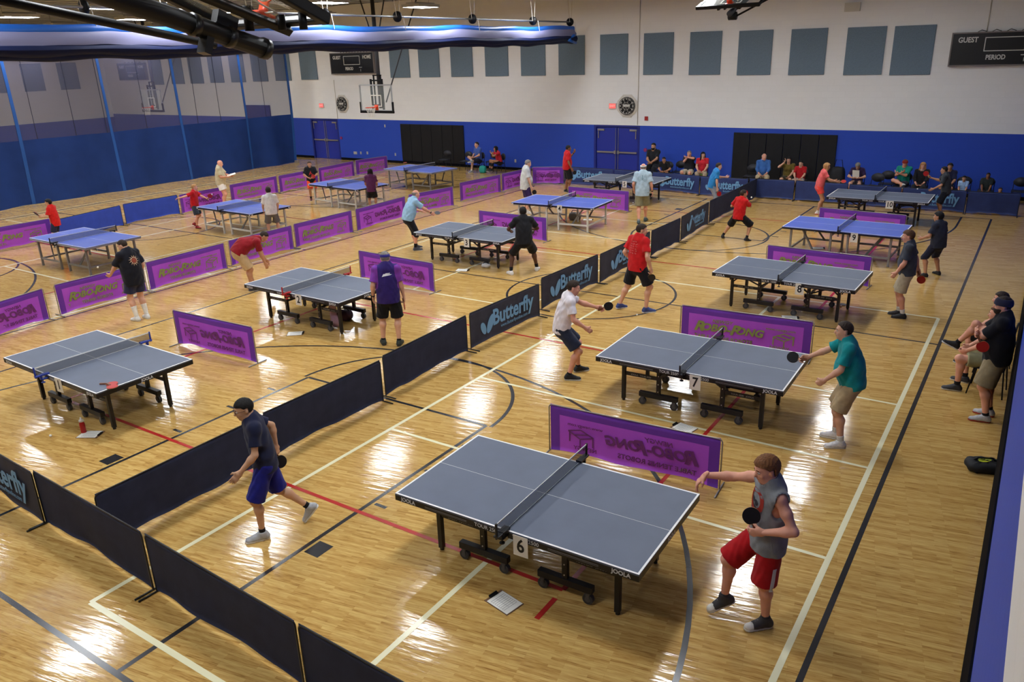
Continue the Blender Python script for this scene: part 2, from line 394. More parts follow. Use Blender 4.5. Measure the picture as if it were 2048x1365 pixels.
for i, (a, b_, yb) in enumerate(reversed(pans)):
    p0 = aty(a, yb, YF); p1 = aty(b_, yb, YF); xc = (p0[0] + p1[0]) / 2; z = (p0[2] + p1[2]) / 2
    o = MB().box((0, 0, .79), (1.25, .05, 1.56)).build('acoustic_panel', panm, bevel=.008); o.location = (xc, YF - .026, z)
    tag(o, 'grey acoustic panel on far wall, %s from the right end%s' % (ordn[i] if i < 20 else 'twenty-first', ', seen through the mesh curtain' if a < 580 else ''), 'acoustic panel', 'acoustic panels on the far wall')
for i, (a, b_, yb) in enumerate(((13, 52, 185), (65, 118, 182), (130, 176, 178))):
    p0 = atx(a, yb, XL); p1 = atx(b_ + 3, yb, XL)
    o = MB().box((0, 0, .8), (.05, 1.25, 1.6)).build('acoustic_panel', panm, bevel=.008); o.location = (XL + .026, 23.6 + 2.2 * i + .3, 3.8)
    tag(o, 'grey acoustic panel on the left wall behind the mesh curtain, %s from its far corner' % ['third', 'second', 'first'][i], 'acoustic panel', 'acoustic panels on the left wall')
# black wall pads
padm = mat('pad_black', (24, 24, 27), .55, spec=.3, noise=.1, nscale=6)
def pads(x0, x1, label):
    n = 6; r = thing('wall_pad', label, 'wall padding', ((x0 + x1) / 2, YF - .002, 0)); w = (x1 - x0) / n
    for i in range(n): MB().box((-(x1 - x0) / 2 + w * (i + .5), -.03, 1.04), (w - .012, .055, 1.82)).build('pad', padm, r, bevel=.018)
pads(-27.15, -23.2, 'row of black crash pads on the far wall behind two empty chairs'); pads(-10.14, -6.31, 'row of black crash pads on the far wall behind the man in blue shirt')
# scoreboards
sbm = mat('score_black', (18, 18, 20), .35); sbf = mat('score_frame', (120, 112, 110), .5); sbt = mat('score_white', (216, 216, 210), .6)
def scoreboard(x, z, w, label, rot=0.0, y=YF):
    h = .95 if w < 4 else 1.0
    r = thing('scoreboard', label, 'scoreboard', (x, y - .08, z), rot)
    MB().box((0, 0, 0), (w, .14, h)).build('case', sbm, r)
    f = MB()
    for s in (-1, 1): f.box((0, -.01, s * (h / 2 + .02)), (w + .08, .16, .04)); f.box((s * (w / 2 + .02), -.01, 0), (.04, .16, h))
    f.build('rim', sbf, r)
    b = MB()
    for s in (-1, 1): b.box((0, -.072, .14 + s * .2), (1.12, .006, .025)); b.box((s * .55, -.072, .14), (.025, .006, .4))
    b.build('clock_window', sbt, r)
    R90 = (pi / 2, 0, 0)
    put_text('GUEST', .22, sbt, r, (-w / 2 + .44, -.074, .28), R90, bold=.03, xs=.85); put_text('HOME', .24, sbt, r, (w / 2 - .42, -.074, .28), R90, bold=.03, xs=.85)
    put_text('PERIOD', .2, sbt, r, (-.2, -.074, -.26), R90, bold=.03, xs=.8); b = MB(); b.box((.58, -.072, -.2), (.2, .006, .025)); b.build('mark', sbt, r); put_text('1', .16, sbt, r, (.58, -.074, -.34), R90, bold=.02)
    c = MB()
    for k in range(5): c.tube([(-.8 + .4 * k, .0, h / 2 + .04), (-.7 + .4 * k, .03, h / 2 + .1), (-.55 + .4 * k, 0, h / 2 + .045)], .012, 5)
    c.build('cable', wire, r)
scoreboard(-29.97, 4.87, 2.94, 'black electronic scoreboard above the left blue double doors')
scoreboard(-1.6, 4.75, 2.95, 'black electronic scoreboard at the right end of the far wall')
scoreboard(-49.25, 4.75, 2.9, 'black scoreboard on the far wall seen through the mesh curtain')
# caged wall clocks and exit signs
def clock(px, py, label):
    p = aty(px, py, YF); r = thing('wall_clock', label, 'clock', (p[0], YF - .02, p[2]))
    MB().cyl((0, .02, 0), (0, -.07, 0), .36, 32).build('face', sbm, r)
    b = MB()
    for k in range(12):
        a = k * pi / 6; b.box((.28 * sin(a), -.072, .28 * cos(a)), (.03, .006, .06), rot=np.array(Matrix.Rotation(a, 3, 'Y')))
    for k in range(60):
        a = k * pi / 30; b.box((.335 * sin(a), -.072, .335 * cos(a)), (.008, .006, .02), rot=np.array(Matrix.Rotation(a, 3, 'Y')))
    b.box((0, -.074, .02), (.3, .006, .09)); b.build('numerals', sbt, r)
    g = MB(); o = [(.42 * cos(pi / 8 + k * pi / 4) * 1.08, -.02, .42 * sin(pi / 8 + k * pi / 4) * 1.08) for k in range(8)]
    g.tube(o, .008, 6, closed=True)
    for rr in (.15, .3): g.tube([(rr * cos(t), -.12, rr * sin(t)) for t in np.linspace(0, 2 * pi, 25)[:-1]], .005, 5, closed=True)
    for k in range(8): t = pi / 8 + k * pi / 4; g.tube([(.45 * cos(t), -.02, .45 * sin(t)), (.36 * cos(t), -.12, .36 * sin(t)), (0, -.13, 0)], .005, 5)
    g.build('wire_guard', mat('guard_white', (220, 216, 208), .4), r)
    MB().slab([(.49 * cos(pi / 8 + k * pi / 4), .49 * sin(pi / 8 + k * pi / 4)) for k in range(8)], 0, .012).build('back_plate', mat('guard_plate', (222, 216, 206), .5), r).rotation_euler = (pi / 2, 0, 0)
clock(685, 208, 'round black clock in a wire guard above the left double doors'); clock(1255, 212, 'round black clock in a wire guard above the right double doors')
def exit_sign(px, py, label):
    p = aty(px, py, YF); r = thing('exit_sign', label, 'exit sign', (p[0], YF - .03, p[2]))
    MB().box((0, 0, 0), (.32, .06, .22)).build('case', mat('exit_case', (235, 200, 195), .5), r)
    MB().box((0, -.032, 0), (.29, .004, .19)).build('face', emit('exit_glow', (255, 110, 105), 1.1), r)
    put_text('EXIT', .12, emit('exit_red', (255, 180, 170), 1.0), r, (0, -.036, 0), (pi / 2, 0, 0), bold=.03)
exit_sign(644, 211, 'lit red exit sign left of the left wall clock'); exit_sign(1226, 212, 'lit red exit sign left of the right wall clock')
red = mat('alarm_red', (170, 40, 36), .5)
def small(name, px, py, w, h, m, label, cat, d=.04):
    p = aty(px, py, YF); b = MB(); b.box((0, 0, 0), (w, d, h)); b.box((0, -d / 2 - .006, 0), (w * .6, .012, h * .5)); o = b.build(name, m, bevel=.006); o.location = (p[0], YF - d / 2, p[2]); return tag(o, label, cat)
small('fire_alarm', 1293, 237, .14, .16, red, 'small dark red alarm box on the white wall right of the right clock', 'alarm')
for px, py, lb_ in ((1291, 300, 'round red call point beside the right double doors'), (683, 276, 'round red call point beside the left double doors')):
    p = aty(px, py, YF); o = MB().cyl((0, 0, 0), (0, -.04, 0), .075, 20).build('call_point', mat('call_red', (150, 50, 110), .5)); o.location = (p[0], YF, p[2]); tag(o, lb_, 'alarm')
plate = mat('plate_grey', (186, 184, 180), .4)
for px, py, w, lb_ in ((1031, 322, .09, 'wall socket plate between black pads and the purple barrier corner'), (711, 306, .24, 'wide wall socket plate right of the left double doors'), (722, 306, .09, 'narrow socket plate next to the wide one on the blue wall'), (735, 306, .1, 'cable hook plate on the blue wall between sockets'), (791, 309, .08, 'wall socket plate left of the black crash pads'), (770, 252, .08, 'small high plate left of the black crash pads')):
    small('wall_socket', px, py, w, .14, plate, lb_, 'socket', .02)
small('wall_sensor', 1706, 14, .5, .28, mat('sensor_white', (205, 200, 188), .5), 'white sounder box high on the far wall near the roof', 'wall box', .12)
def conduit(px, y0, y1, label):
    a = aty(px, y0, YF); b_ = aty(px, y1, YF); MBx = MB().tube([(a[0], YF - .02, min(a[2], ZC)), (a[0], YF - .02, b_[2])], .014, 6); tag(MBx.build('conduit', mat('conduit_white', (205, 198, 188), .5), None, True), label, 'conduit')
conduit(1282, -30, 250, 'white cable pipe down the wall beside the right clock'); conduit(1984, 0, 62, 'thin grey cable down to the right scoreboard'); conduit(668, 160, 237, 'white cable pipe beside the left exit sign')
# ---------------------------------------------------------------- the mesh divider curtain on the left
XC = -33.0
def curt(y, z):
    return XC + .08 * sin(y * 1.1) + .05 * sin(y * 3.7 + z * .4) + (.12 * sin(y * 2.3 + 1) * max(0, 1 - z / 2.6))
cr = thing('divider_curtain', 'blue divider curtain with a see-through mesh upper half hanging along the left side', 'curtain', (XC, 17, 0))
vin = mat('vinyl_blue', (38, 68, 136), .6, spec=.2, noise=.12, nscale=1.5, trans=.25)
mesh_m = mat('curtain_mesh', (90, 90, 116), .8, spec=.1, alpha=.52); seam = mat('curtain_seam', (30, 84, 160), .6); thin = mat('curtain_thread', (30, 34, 60), .7)
Y0, Y1 = 1.5, 29.0; ZV, ZT = 2.47, 5.6
def sheet(z0, z1, th, nu, nv):
    b = MB(); b.grid(lambda u, v: (curt(Y0 + (Y1 - Y0) * u, z0 + (z1 - z0) * v) - XC + th, Y0 + (Y1 - Y0) * u - 17, z0 + (z1 - z0) * v), nu, nv); return b
b = sheet(.02, ZV, .004, 220, 10); c = sheet(.02, ZV, -.004, 220, 10); b.add(c.v, [f[::-1] for f in c.f]); b.build('vinyl_skirt', vin, cr, True)
sheet(ZV, ZT, 0, 160, 8).build('mesh_panel', mesh_m, cr, True)
for y in (28.95, 26.19, 22.5, 19.07, 15.44, 11.9, 8.4, 4.9):
    b = MB(); b.grid(lambda u, v: (curt(y + (u - .5) * .13, .02 + (ZT - .02) * v) - XC + .012, y + (u - .5) * .13 - 17, .02 + (ZT - .02) * v), 1, 12); b.grid(lambda u, v: (curt(y - (u - .5) * .13, .02 + (ZT - .02) * v) - XC - .012, y - (u - .5) * .13 - 17, .02 + (ZT - .02) * v), 1, 12); b.build('seam_band', seam, cr, True)
for y in (27.35, 24.6, 23.35, 20.8, 19.77 - .9, 17.6, 16.12, 13.6):
    MB().tube([(curt(y, z) - XC + .01, y - 17, z) for z in np.linspace(ZV, ZT, 6)], .012, 5).build('drawcord', thin, cr)
MB().tube([(0, Y0 - 17, ZT + .03), (0, Y1 - 17, ZT + .03)], .05, 8).build('top_rail', mat('rail_steel', (150, 148, 145), .4, metal=.6), cr)
b = MB(); b.box((.02, Y1 - 17 - .06, .06), (.25, .12, .12)); b.build('floor_weight', mat('weight_grey', (140, 130, 122), .7), cr)
# ---------------------------------------------------------------- the second divider curtain, rolled up under the roof
XRL = -16.4
rc = thing('rolled_curtain', 'blue divider curtain rolled up under the roof across the top of the view', 'curtain', (XRL, 17, 5.3))
def sag(y): return .02 * sin(y * .9 + 1) + .014 * sin(y * 2.1) + .009 * (y - 17) + (.0 if y < 28 else 0)
YA, YB = 4.0, 29.05
def sweep(prof, nu, wob, m, name):
    b = MB(); n = len(prof)
    def fn(u, v):
        y = YA + (YB - YA) * u; i = min(n - 1, int(round(v * (n - 1)))); px_, pz_ = prof[i]
        return (px_ + wob * sin(y * 3.3 + i * 1.7) , y - 17, pz_ + sag(y) + wob * sin(y * 4.7 + i * 2.3 + sin(y * 1.3) * 2))
    b.grid(fn, nu, n - 1); return b.build(name, m, rc, True)
sweep([(-.2, .60), (.14, .60), (.2, .58), (.21, .49), (.2, .45)], 150, .004, mat('roll_blue', (32, 98, 190), .35, spec=.5, trans=.1), 'header_band')
sweep([(.2, .47), (.235, .4), (.25, .3), (.24, .22)], 150, .007, mat('roll_mesh', (140, 140, 178), .5, spec=.4, trans=.2), 'folded_mesh')
def lump(cx, cz, r, wob, k):
    b = MB(); b.grid(lambda u, v: (cx + (r + wob * sin(u * 60 + k + 3 * sin(u * 23 + k))) * cos(2 * pi * v), YA + (YB + .1 - YA) * u - 17, cz + sag(YA + (YB - YA) * u) + (r * .8 + wob * sin(u * 83 + k)) * sin(2 * pi * v)), 170, 12); return b
dk = mat('roll_navy', (20, 28, 62), .6, spec=.12)
b = MB()
for cx, cz, r, k in ((.12, .14, .15, 0), (-.12, .16, .15, 2), (.02, .04, .12, 5), (-.02, .34, .2, 7)): q = lump(cx, cz, r, .016, k); b.add(q.v, q.f)
b.build('vinyl_folds', dk, rc, True)
b = MB()
for k in range(9): b.tube([(.25 + .01 * sin(k), YB - 17 - .6 + .05 * k, .2 + .02 * k), (.2 * cos(k), YB - 17 + .1 + .05 * sin(k * 2), .1 + .05 * k), (-.1, YB - 17 + .02, .25)], .05, 6)
b.build('gathered_end', mat('roll_blue', (32, 98, 190)), rc, True)
lh = thing('curtain_hoist', 'steel drive pipe with black pulleys above the rolled curtain', 'hoist', (XRL, 17, 6.15))
MB().tube([(0, YA - 17, .02), (0, YB - 17 + .05, .02)], .028, 8).build('drive_pipe', steel, lh, True)
blk = mat('paint_black', (16, 16, 18), .5, spec=.2); strap = mat('strap_white', (205, 198, 185), .6)
for px, py in ((795, 36), (945, 40), (1066, 43), (1140, 44), (651, 34), (500, 33), (330, 28), (170, 25)):
    y = atx(px, py, XRL)[1] - 17
    MB().cyl((0, y - .03, .02), (0, y + .03, .02), .15, 18).build('pulley', blk, lh, True)
    s = MB(); s.tube([(.02, y - .06, .02), (.02, y - .28, ZC - 6.15)], .009, 5); s.tube([(.02, y + .06, .02), (.02, y + .2, ZC - 6.15)], .009, 5); s.tube([(.2, y + .02, .02), (.26, y + .03, -.35)], .009, 5); s.build('lift_strap', strap, lh)
# ---------------------------------------------------------------- basketball goals
glass = mat('goal_glass', (225, 235, 235), .05, spec=.5, alpha=.1); frm = mat('goal_frame', (168, 170, 172), .4, metal=.3); orange = mat('rim_orange', (226, 72, 30), .4); netm = mat('net_white', (230, 228, 220), .8); grey_t = mat('mast_grey', (58, 60, 66), .45, spec=.4)
def goal(label, mw, mast=2.6, foldmast=False, net=True):
    """board in its own XZ plane facing -Y, origin at the board's centre"""
    r = thing('basketball_goal', label, 'basketball hoop'); r.matrix_world = mw
    W, H = .915, .535
    gl = MB().box((0, 0, 0), (2 * W, .014, 2 * H)).build('glass_board', glass, r)
    b = MB()
    for s in (-1, 1): b.box((s * W, 0, 0), (.05, .05, 2 * H)); b.box((0, 0, s * H), (2 * W, .05, .05))
    b.build('board_frame', frm, gl)
    b = MB()
    for s in (-1, 1): b.box((s * .295, -.01, -.12), (.04, .008, .45))
    b.box((0, -.01, .105), (.63, .008, .04)); b.box((0, -.01, -.345), (.63, .008, .04)); b.build('target_square', netm, gl)
    b = MB(); b.box((0, 0, -H - .05), (2 * W + .12, .1, .11))
    for s in (-1, 1): b.box((s * (W + .025), 0, -H + .17), (.06, .09, .4))
    b.build('edge_pad', blk, r, bevel=.015)
    rm = MB(); rm.tube([(.225 * cos(t), -.39 + .225 * sin(t), -.38) for t in np.linspace(0, 2 * pi, 29)[:-1]], .011, 8, closed=True); rm.box((0, -.09, -.38), (.16, .16, .03)); rm.box((0, -.02, -.4), (.2, .03, .22)); ro = rm.build('rim', orange, r, True)
    nm = MB()
    for k in range(12):
        for d in (1, -1):
            pts = []
            for i in range(5):
                t = 2 * pi * (k + d * i * .5) / 12; q = .222 - .022 * i - .006 * i * (4 - i); pts.append((q * cos(t), -.39 + q * sin(t), -.385 - .1 * i))
            nm.tube(pts, .006, 4)
    nm.build('net', netm, ro)
    bk = MB()
    for s in (-1, 1): bk.beam((s * .32, .1, -.5), (s * .32, .1, .78), .07, .07); bk.beam((s * .2, .17, -.3), (s * .2, .17, .95), .05, .05)
    bk.beam((-.36, .1, .72), (.36, .1, .72), .06, .06); bk.beam((-.24, .17, .93), (.24, .17, .93), .05, .05); bk.beam((-.36, .1, -.3), (.36, .1, -.3), .05, .05); bk.build('back_frame', blk, r)
    MB().tube([(0, .27, -.45), (0, .27, mast)], .085, 14).build('mast', grey_t, r, True)
    return r
def frame_m(o, rx, ry, rz): 
    M = Matrix.Identity(4)
    for i in range(3): M[i][0], M[i][1], M[i][2], M[i][3] = rx[i], ry[i], rz[i], o[i]
    return M
UP = (0, 0, 1)
p = atx(752, 196, -24.7)
g1 = goal('basketball hoop with glass board hanging below the rolled curtain at centre left', Matrix.Translation((p[0], p[1], p[2])), ZC - p[2])
b = MB()
for s in (-1, 1): b.tube([(0, .27, 2.0), (s * .75, .27, ZC - p[2])], .03, 6); b.tube([(0, .27, 2.6), (s * .28, .27, 1.9)], .025, 6)
b.tube([(.3, .3, -.2), (.55, 2.6, ZC - p[2])], .03, 6); b.build('brace', grey_t, g1, True)
p = atx(303, 200, -41.6)
g2 = goal('basketball hoop seen behind the blue mesh curtain', Matrix.Translation((p[0], p[1], p[2])), ZC - p[2])
b = MB(); b.tube([(.4, .3, -.3), (.6, 2.6, ZC - p[2])], .03, 6); b.tube([(0, .27, 2.0), (-.75, .27, ZC - p[2])], .03, 6); b.build('brace', grey_t, g2, True)
# near goal, folded up under the roof: its board lies face up, seen from below
XG = -8.6
Lp = atx(535, 100, XG - .15); Up_ = atx(240, 0, XG - .15); md = nrm(Up_ - Lp); md[0] = 0; md = nrm(md)
e0 = atx(479, 43, XG - .9); e1 = atx(648, 40, XG + .9); ec_ = (e0 + e1) / 2
zz = nrm(V(0, md[1], md[2] + .12)); yy = nrm(np.cross(zz, V(1, 0, 0)))     # board's up axis runs back toward the camera and up
zz = -zz if False else zz
oo = V(XG - .12, ec_[1], ec_[2]) + zz * .56
ny = nrm(np.cross(zz, V(1, 0, 0)))
gn = thing('basketball_goal', 'large folded basketball hoop on black pipes close overhead at top left', 'basketball hoop', (0, 0, 0))
g3 = goal('x', frame_m((0, 0, 0), (1, 0, 0), (0, 1, 0), (0, 0, 1)), .3)
for ch in list(g3.children):
    if ch.name.startswith(('mast', 'back_frame', 'edge_pad')): bpy.data.objects.remove(ch, do_unlink=True)
    else: ch.parent = gn
bpy.data.objects.remove(g3, do_unlink=True)
gn.matrix_world = frame_m(oo, (1, 0, 0), -ny if (-ny)[2] < 0 else ny, zz)
IM = np.array(gn.matrix_world.inverted())
loc = lambda q: (IM @ np.append(V(q), 1))[:3]
def gpipe(name, pa, pb, x, r, ext=2.2, m=blk, parent=gn, n=14):
    a = atx(*pa, x); b_ = atx(*pb, x); d = nrm(b_ - a); b2 = b_ + d * ext
    return MB().tube([loc(a), loc(b2)], r, n).build(name, m, parent, True)
b = MB(); b.box((0, 0, -.58), (1.95, .12, .12))
for s in (-1, 1): b.box((s * .93, 0, -.12), (.13, .15, 1.0))
b.build('edge_pad', blk, gn, bevel=.02)
gpipe('mast', (535, 100), (240, 0), XG - .15, .12, 3.5)
a = atx(534, 99, XG - .15); d = nrm(atx(240, 0, XG - .15) - a); ckm = mat('clamp_black', (16, 16, 18), .35, spec=.5)
for t in (.0, .55, 1.05): MB().tube([loc(a + d * t), loc(a + d * (t + .09))], .135, 14).build('clamp', ckm, gn, True)
MB().box(loc(a + d * .62 + V(.0, 0, .18)), (.12, .16, .3)).build('bracket', ckm, gn); MB().box(loc(a + d * .95 + V(0, 0, -.15)), (.16, .3, .1)).build('bracket', ckm, gn)
gpipe('brace', (430, 90), (0, 0), XG - .75, .05, 2.0)
gpipe('arm', (580, 63), (426, 0), XG + .15, .065, 2.5, blk, gn, 4)
for q_, h0, h1, r_ in ((atx(500, 62, XG - .15), 0, .3, .06), (atx(565, 60, XG + .3), 0, .18, .05), (atx(606, 45, XG + .7), -.08, .12, .05)): MB().tube([loc(q_ + V(0, 0, h0)), loc(q_ + V(0, 0, h1))], r_, 10).build('bracket', blk, gn, True)
# far goal, folded up at the top right
pa = atx(1455, 12, -8.6)
zf = nrm(V(0, .94, .34)); yf = nrm(np.cross(zf, V(1, 0, 0)))
if yf[2] > 0: yf = -yf
g4 = goal('folded basketball hoop hanging against the upper far wall at top right', frame_m(V(-8.6, pa[1], pa[2]) + zf * .5, (-1, 0, 0), yf, zf) if False else frame_m(V(pa) + zf * .57, (-1, 0, 0), yf, zf), .9)
b = MB(); I4 = np.array(g4.matrix_world.inverted()); lc = lambda q: (I4 @ np.append(V(q), 1))[:3]
q0 = atx(1465, 36, -8.7); b.tube([lc(q0), lc(q0 + V(2.3, .6, 1.15))], .03, 6); b.cyl(lc(q0 + V(-.12, 0, .06)), lc(q0 + V(.12, 0, .06)), .12, 16); b.beam(lc(q0 + V(0, 0, .05)), lc(q0 + V(0, 0, .5)), .14, .14); b.tube([lc(q0 + V(0, .2, .4)), lc(V(-8.7, 24.5, ZC))], .07, 10); b.build('winch', blk, g4, True)
# ---------------------------------------------------------------- figures: distance-field bodies meshed by surface nets
F32 = np.float32
def _n(v): return np.sqrt((v * v).sum(-1))
def cap(P, a, b, r1, r2):
    ab = b - a; t = np.clip((P - a) @ ab / (ab @ ab + 1e-9), 0, 1)
    return _n(P - a - t[:, None] * ab) - (r1 + (r2 - r1) * t)
def ec(P, a, b, r1, r2, n, fl):
    s = 1 / fl - 1
    return cap(P + ((P - a) @ n)[:, None] * (n * s), a, b + ((b - a) @ n) * n * s, r1, r2) * max(fl, .6)
def ell(P, c, r, M=None):
    Q = P - c
    if M is not None: Q = Q @ M.T
    k0 = _n(Q / r); k1 = _n(Q / (r * r)) + 1e-9
    return k0 * (k0 - 1) / k1
def smin(a, b, k):
    h = np.maximum(k - np.abs(a - b), 0) / k
    return np.minimum(a, b) - h * h * k * 0.25
def usm(k, *ds):
    d = ds[0]
    for e in ds[1:]: d = smin(d, e, k)
    return d
def surf(sdf, lo, hi, h, pad=0.02):
    """mesh the zero level of sdf in a box: (verts, quads)"""
    B = 5
    lo = V(lo) - 2 * h; hi = V(hi) + 2 * h
    nb = np.maximum(1, np.ceil((hi - lo) / (h * B))).astype(int); n = nb * B
    g = np.stack(np.meshgrid(*[np.arange(k) for k in nb], indexing='ij'), -1).reshape(-1, 3)
    cen = lo + (g * B + (B - 1) / 2) * h
    dc = sdf(cen)
    F = np.repeat(np.repeat(np.repeat(dc.reshape(nb), B, 0), B, 1), B, 2).astype(F32)
    act = g[np.abs(dc) < h * B * 0.9 + pad]
    off = np.stack(np.meshgrid(*[np.arange(B)] * 3, indexing='ij'), -1).reshape(-1, 3)
    I = (act[:, None] * B + off[None]).reshape(-1, 3)
    if len(I) == 0: return np.zeros((0, 3)), np.zeros((0, 4), int)
    F[I[:, 0], I[:, 1], I[:, 2]] = sdf(lo + I * h)
    F[0] = F[-1] = 1; F[:, 0] = F[:, -1] = 1; F[:, :, 0] = F[:, :, -1] = 1
    S = F < 0
    c = [S[i:n[0] - 1 + i, j:n[1] - 1 + j, k:n[2] - 1 + k] for i in (0, 1) for j in (0, 1) for k in (0, 1)]
    cnt = sum(x.astype(np.int8) for x in c)
    C = np.argwhere((cnt > 0) & (cnt < 8))
    idx = -np.ones(n - 1, int); idx[C[:, 0], C[:, 1], C[:, 2]] = np.arange(len(C))
    acc = np.zeros((len(C), 3)); w = np.zeros(len(C))
    cor = [(i, j, k) for i in (0, 1) for j in (0, 1) for k in (0, 1)]
    val = {o: F[C[:, 0] + o[0], C[:, 1] + o[1], C[:, 2] + o[2]] for o in cor}
    for a in cor:
        for ax in range(3):
            if a[ax]: continue
            b = list(a); b[ax] = 1; b = tuple(b)
            fa, fb = val[a], val[b]; x = (fa < 0) != (fb < 0)
            t = np.where(x, fa / (fa - fb + 1e-12), 0)
            p = np.array(a, float)[None] + 0 * t[:, None]; p[:, ax] += t
            acc += p * x[:, None]; w += x
    verts = lo + (C + acc / w[:, None]) * h
    Q = []
    for ax in range(3):
        u, v = (ax + 1) % 3, (ax + 2) % 3
        s0 = [slice(None)] * 3; s1 = [slice(None)] * 3; s0[ax] = slice(0, -1); s1[ax] = slice(1, None)
        A = S[tuple(s0)]; Bm = S[tuple(s1)]
        for sign in (0, 1):
            E = np.argwhere((A & ~Bm) if sign == 0 else (~A & Bm))
            E = E[(E[:, u] > 0) & (E[:, v] > 0) & (E[:, u] < n[u] - 1) & (E[:, v] < n[v] - 1)]
            q = []
            for du, dv in ((-1, -1), (0, -1), (0, 0), (-1, 0)):
                e = E.copy(); e[:, u] += du; e[:, v] += dv; q.append(idx[e[:, 0], e[:, 1], e[:, 2]])
            if sign: q = q[::-1]
            Q.append(np.stack(q, 1))
    Q = np.concatenate(Q); Q = Q[(Q >= 0).all(1)]
    return verts, Q
def np_mesh(name, parts, mats):
    """parts: list of (verts, quads, material index)"""
    vs = np.concatenate([p[0] for p in parts]); o = 0; qs = []; mi = []
    for v, q, m in parts: qs.append(q + o); o += len(v); mi.append(np.full(len(q), m))
    qs = np.concatenate(qs); mi = np.concatenate(mi)
    me = bpy.data.meshes.new(name)
    me.vertices.add(len(vs)); me.vertices.foreach_set('co', vs.astype(F32).ravel())
    me.loops.add(len(qs) * 4); me.loops.foreach_set('vertex_index', qs.ravel().astype(np.int32))
    me.polygons.add(len(qs)); me.polygons.foreach_set('loop_start', np.arange(0, len(qs) * 4, 4, dtype=np.int32))
    me.polygons.foreach_set('loop_total', np.full(len(qs), 4, dtype=np.int32))
    for m in mats: me.materials.append(m)
    me.polygons.foreach_set('material_index', mi.astype(np.int32))
    me.polygons.foreach_set('use_smooth', np.ones(len(qs), bool))
    me.update(); me.validate(); return me
def ik(a, t, l1, l2, pole):
    d = t - a; L = np.linalg.norm(d); u = d / (L + 1e-9)
    if L > (l1 + l2) * 0.995: L = (l1 + l2) * 0.995; t = a + u * L
    if L < abs(l1 - l2) * 1.05 + 0.03: L = abs(l1 - l2) * 1.05 + 0.03; t = a + u * L
    x = (l1 * l1 - l2 * l2 + L * L) / (2 * L); hgt = math.sqrt(max(0, l1 * l1 - x * x))
    p = nrm(pole - u * (pole @ u)); return a + u * x + p * hgt, t
SKIN = dict(light=(214, 164, 138), pink=(222, 160, 135), tan=(190, 138, 106), brown=(140, 92, 66), dark=(92, 60, 45), asian=(205, 158, 125))
HAIRC = dict(black=(22, 19, 18), dark=(48, 36, 28), brown=(86, 58, 36), blond=(178, 132, 84), grey=(128, 122, 116), white=(196, 190, 182), ginger=(112, 72, 40), grbrown=(98, 82, 66))

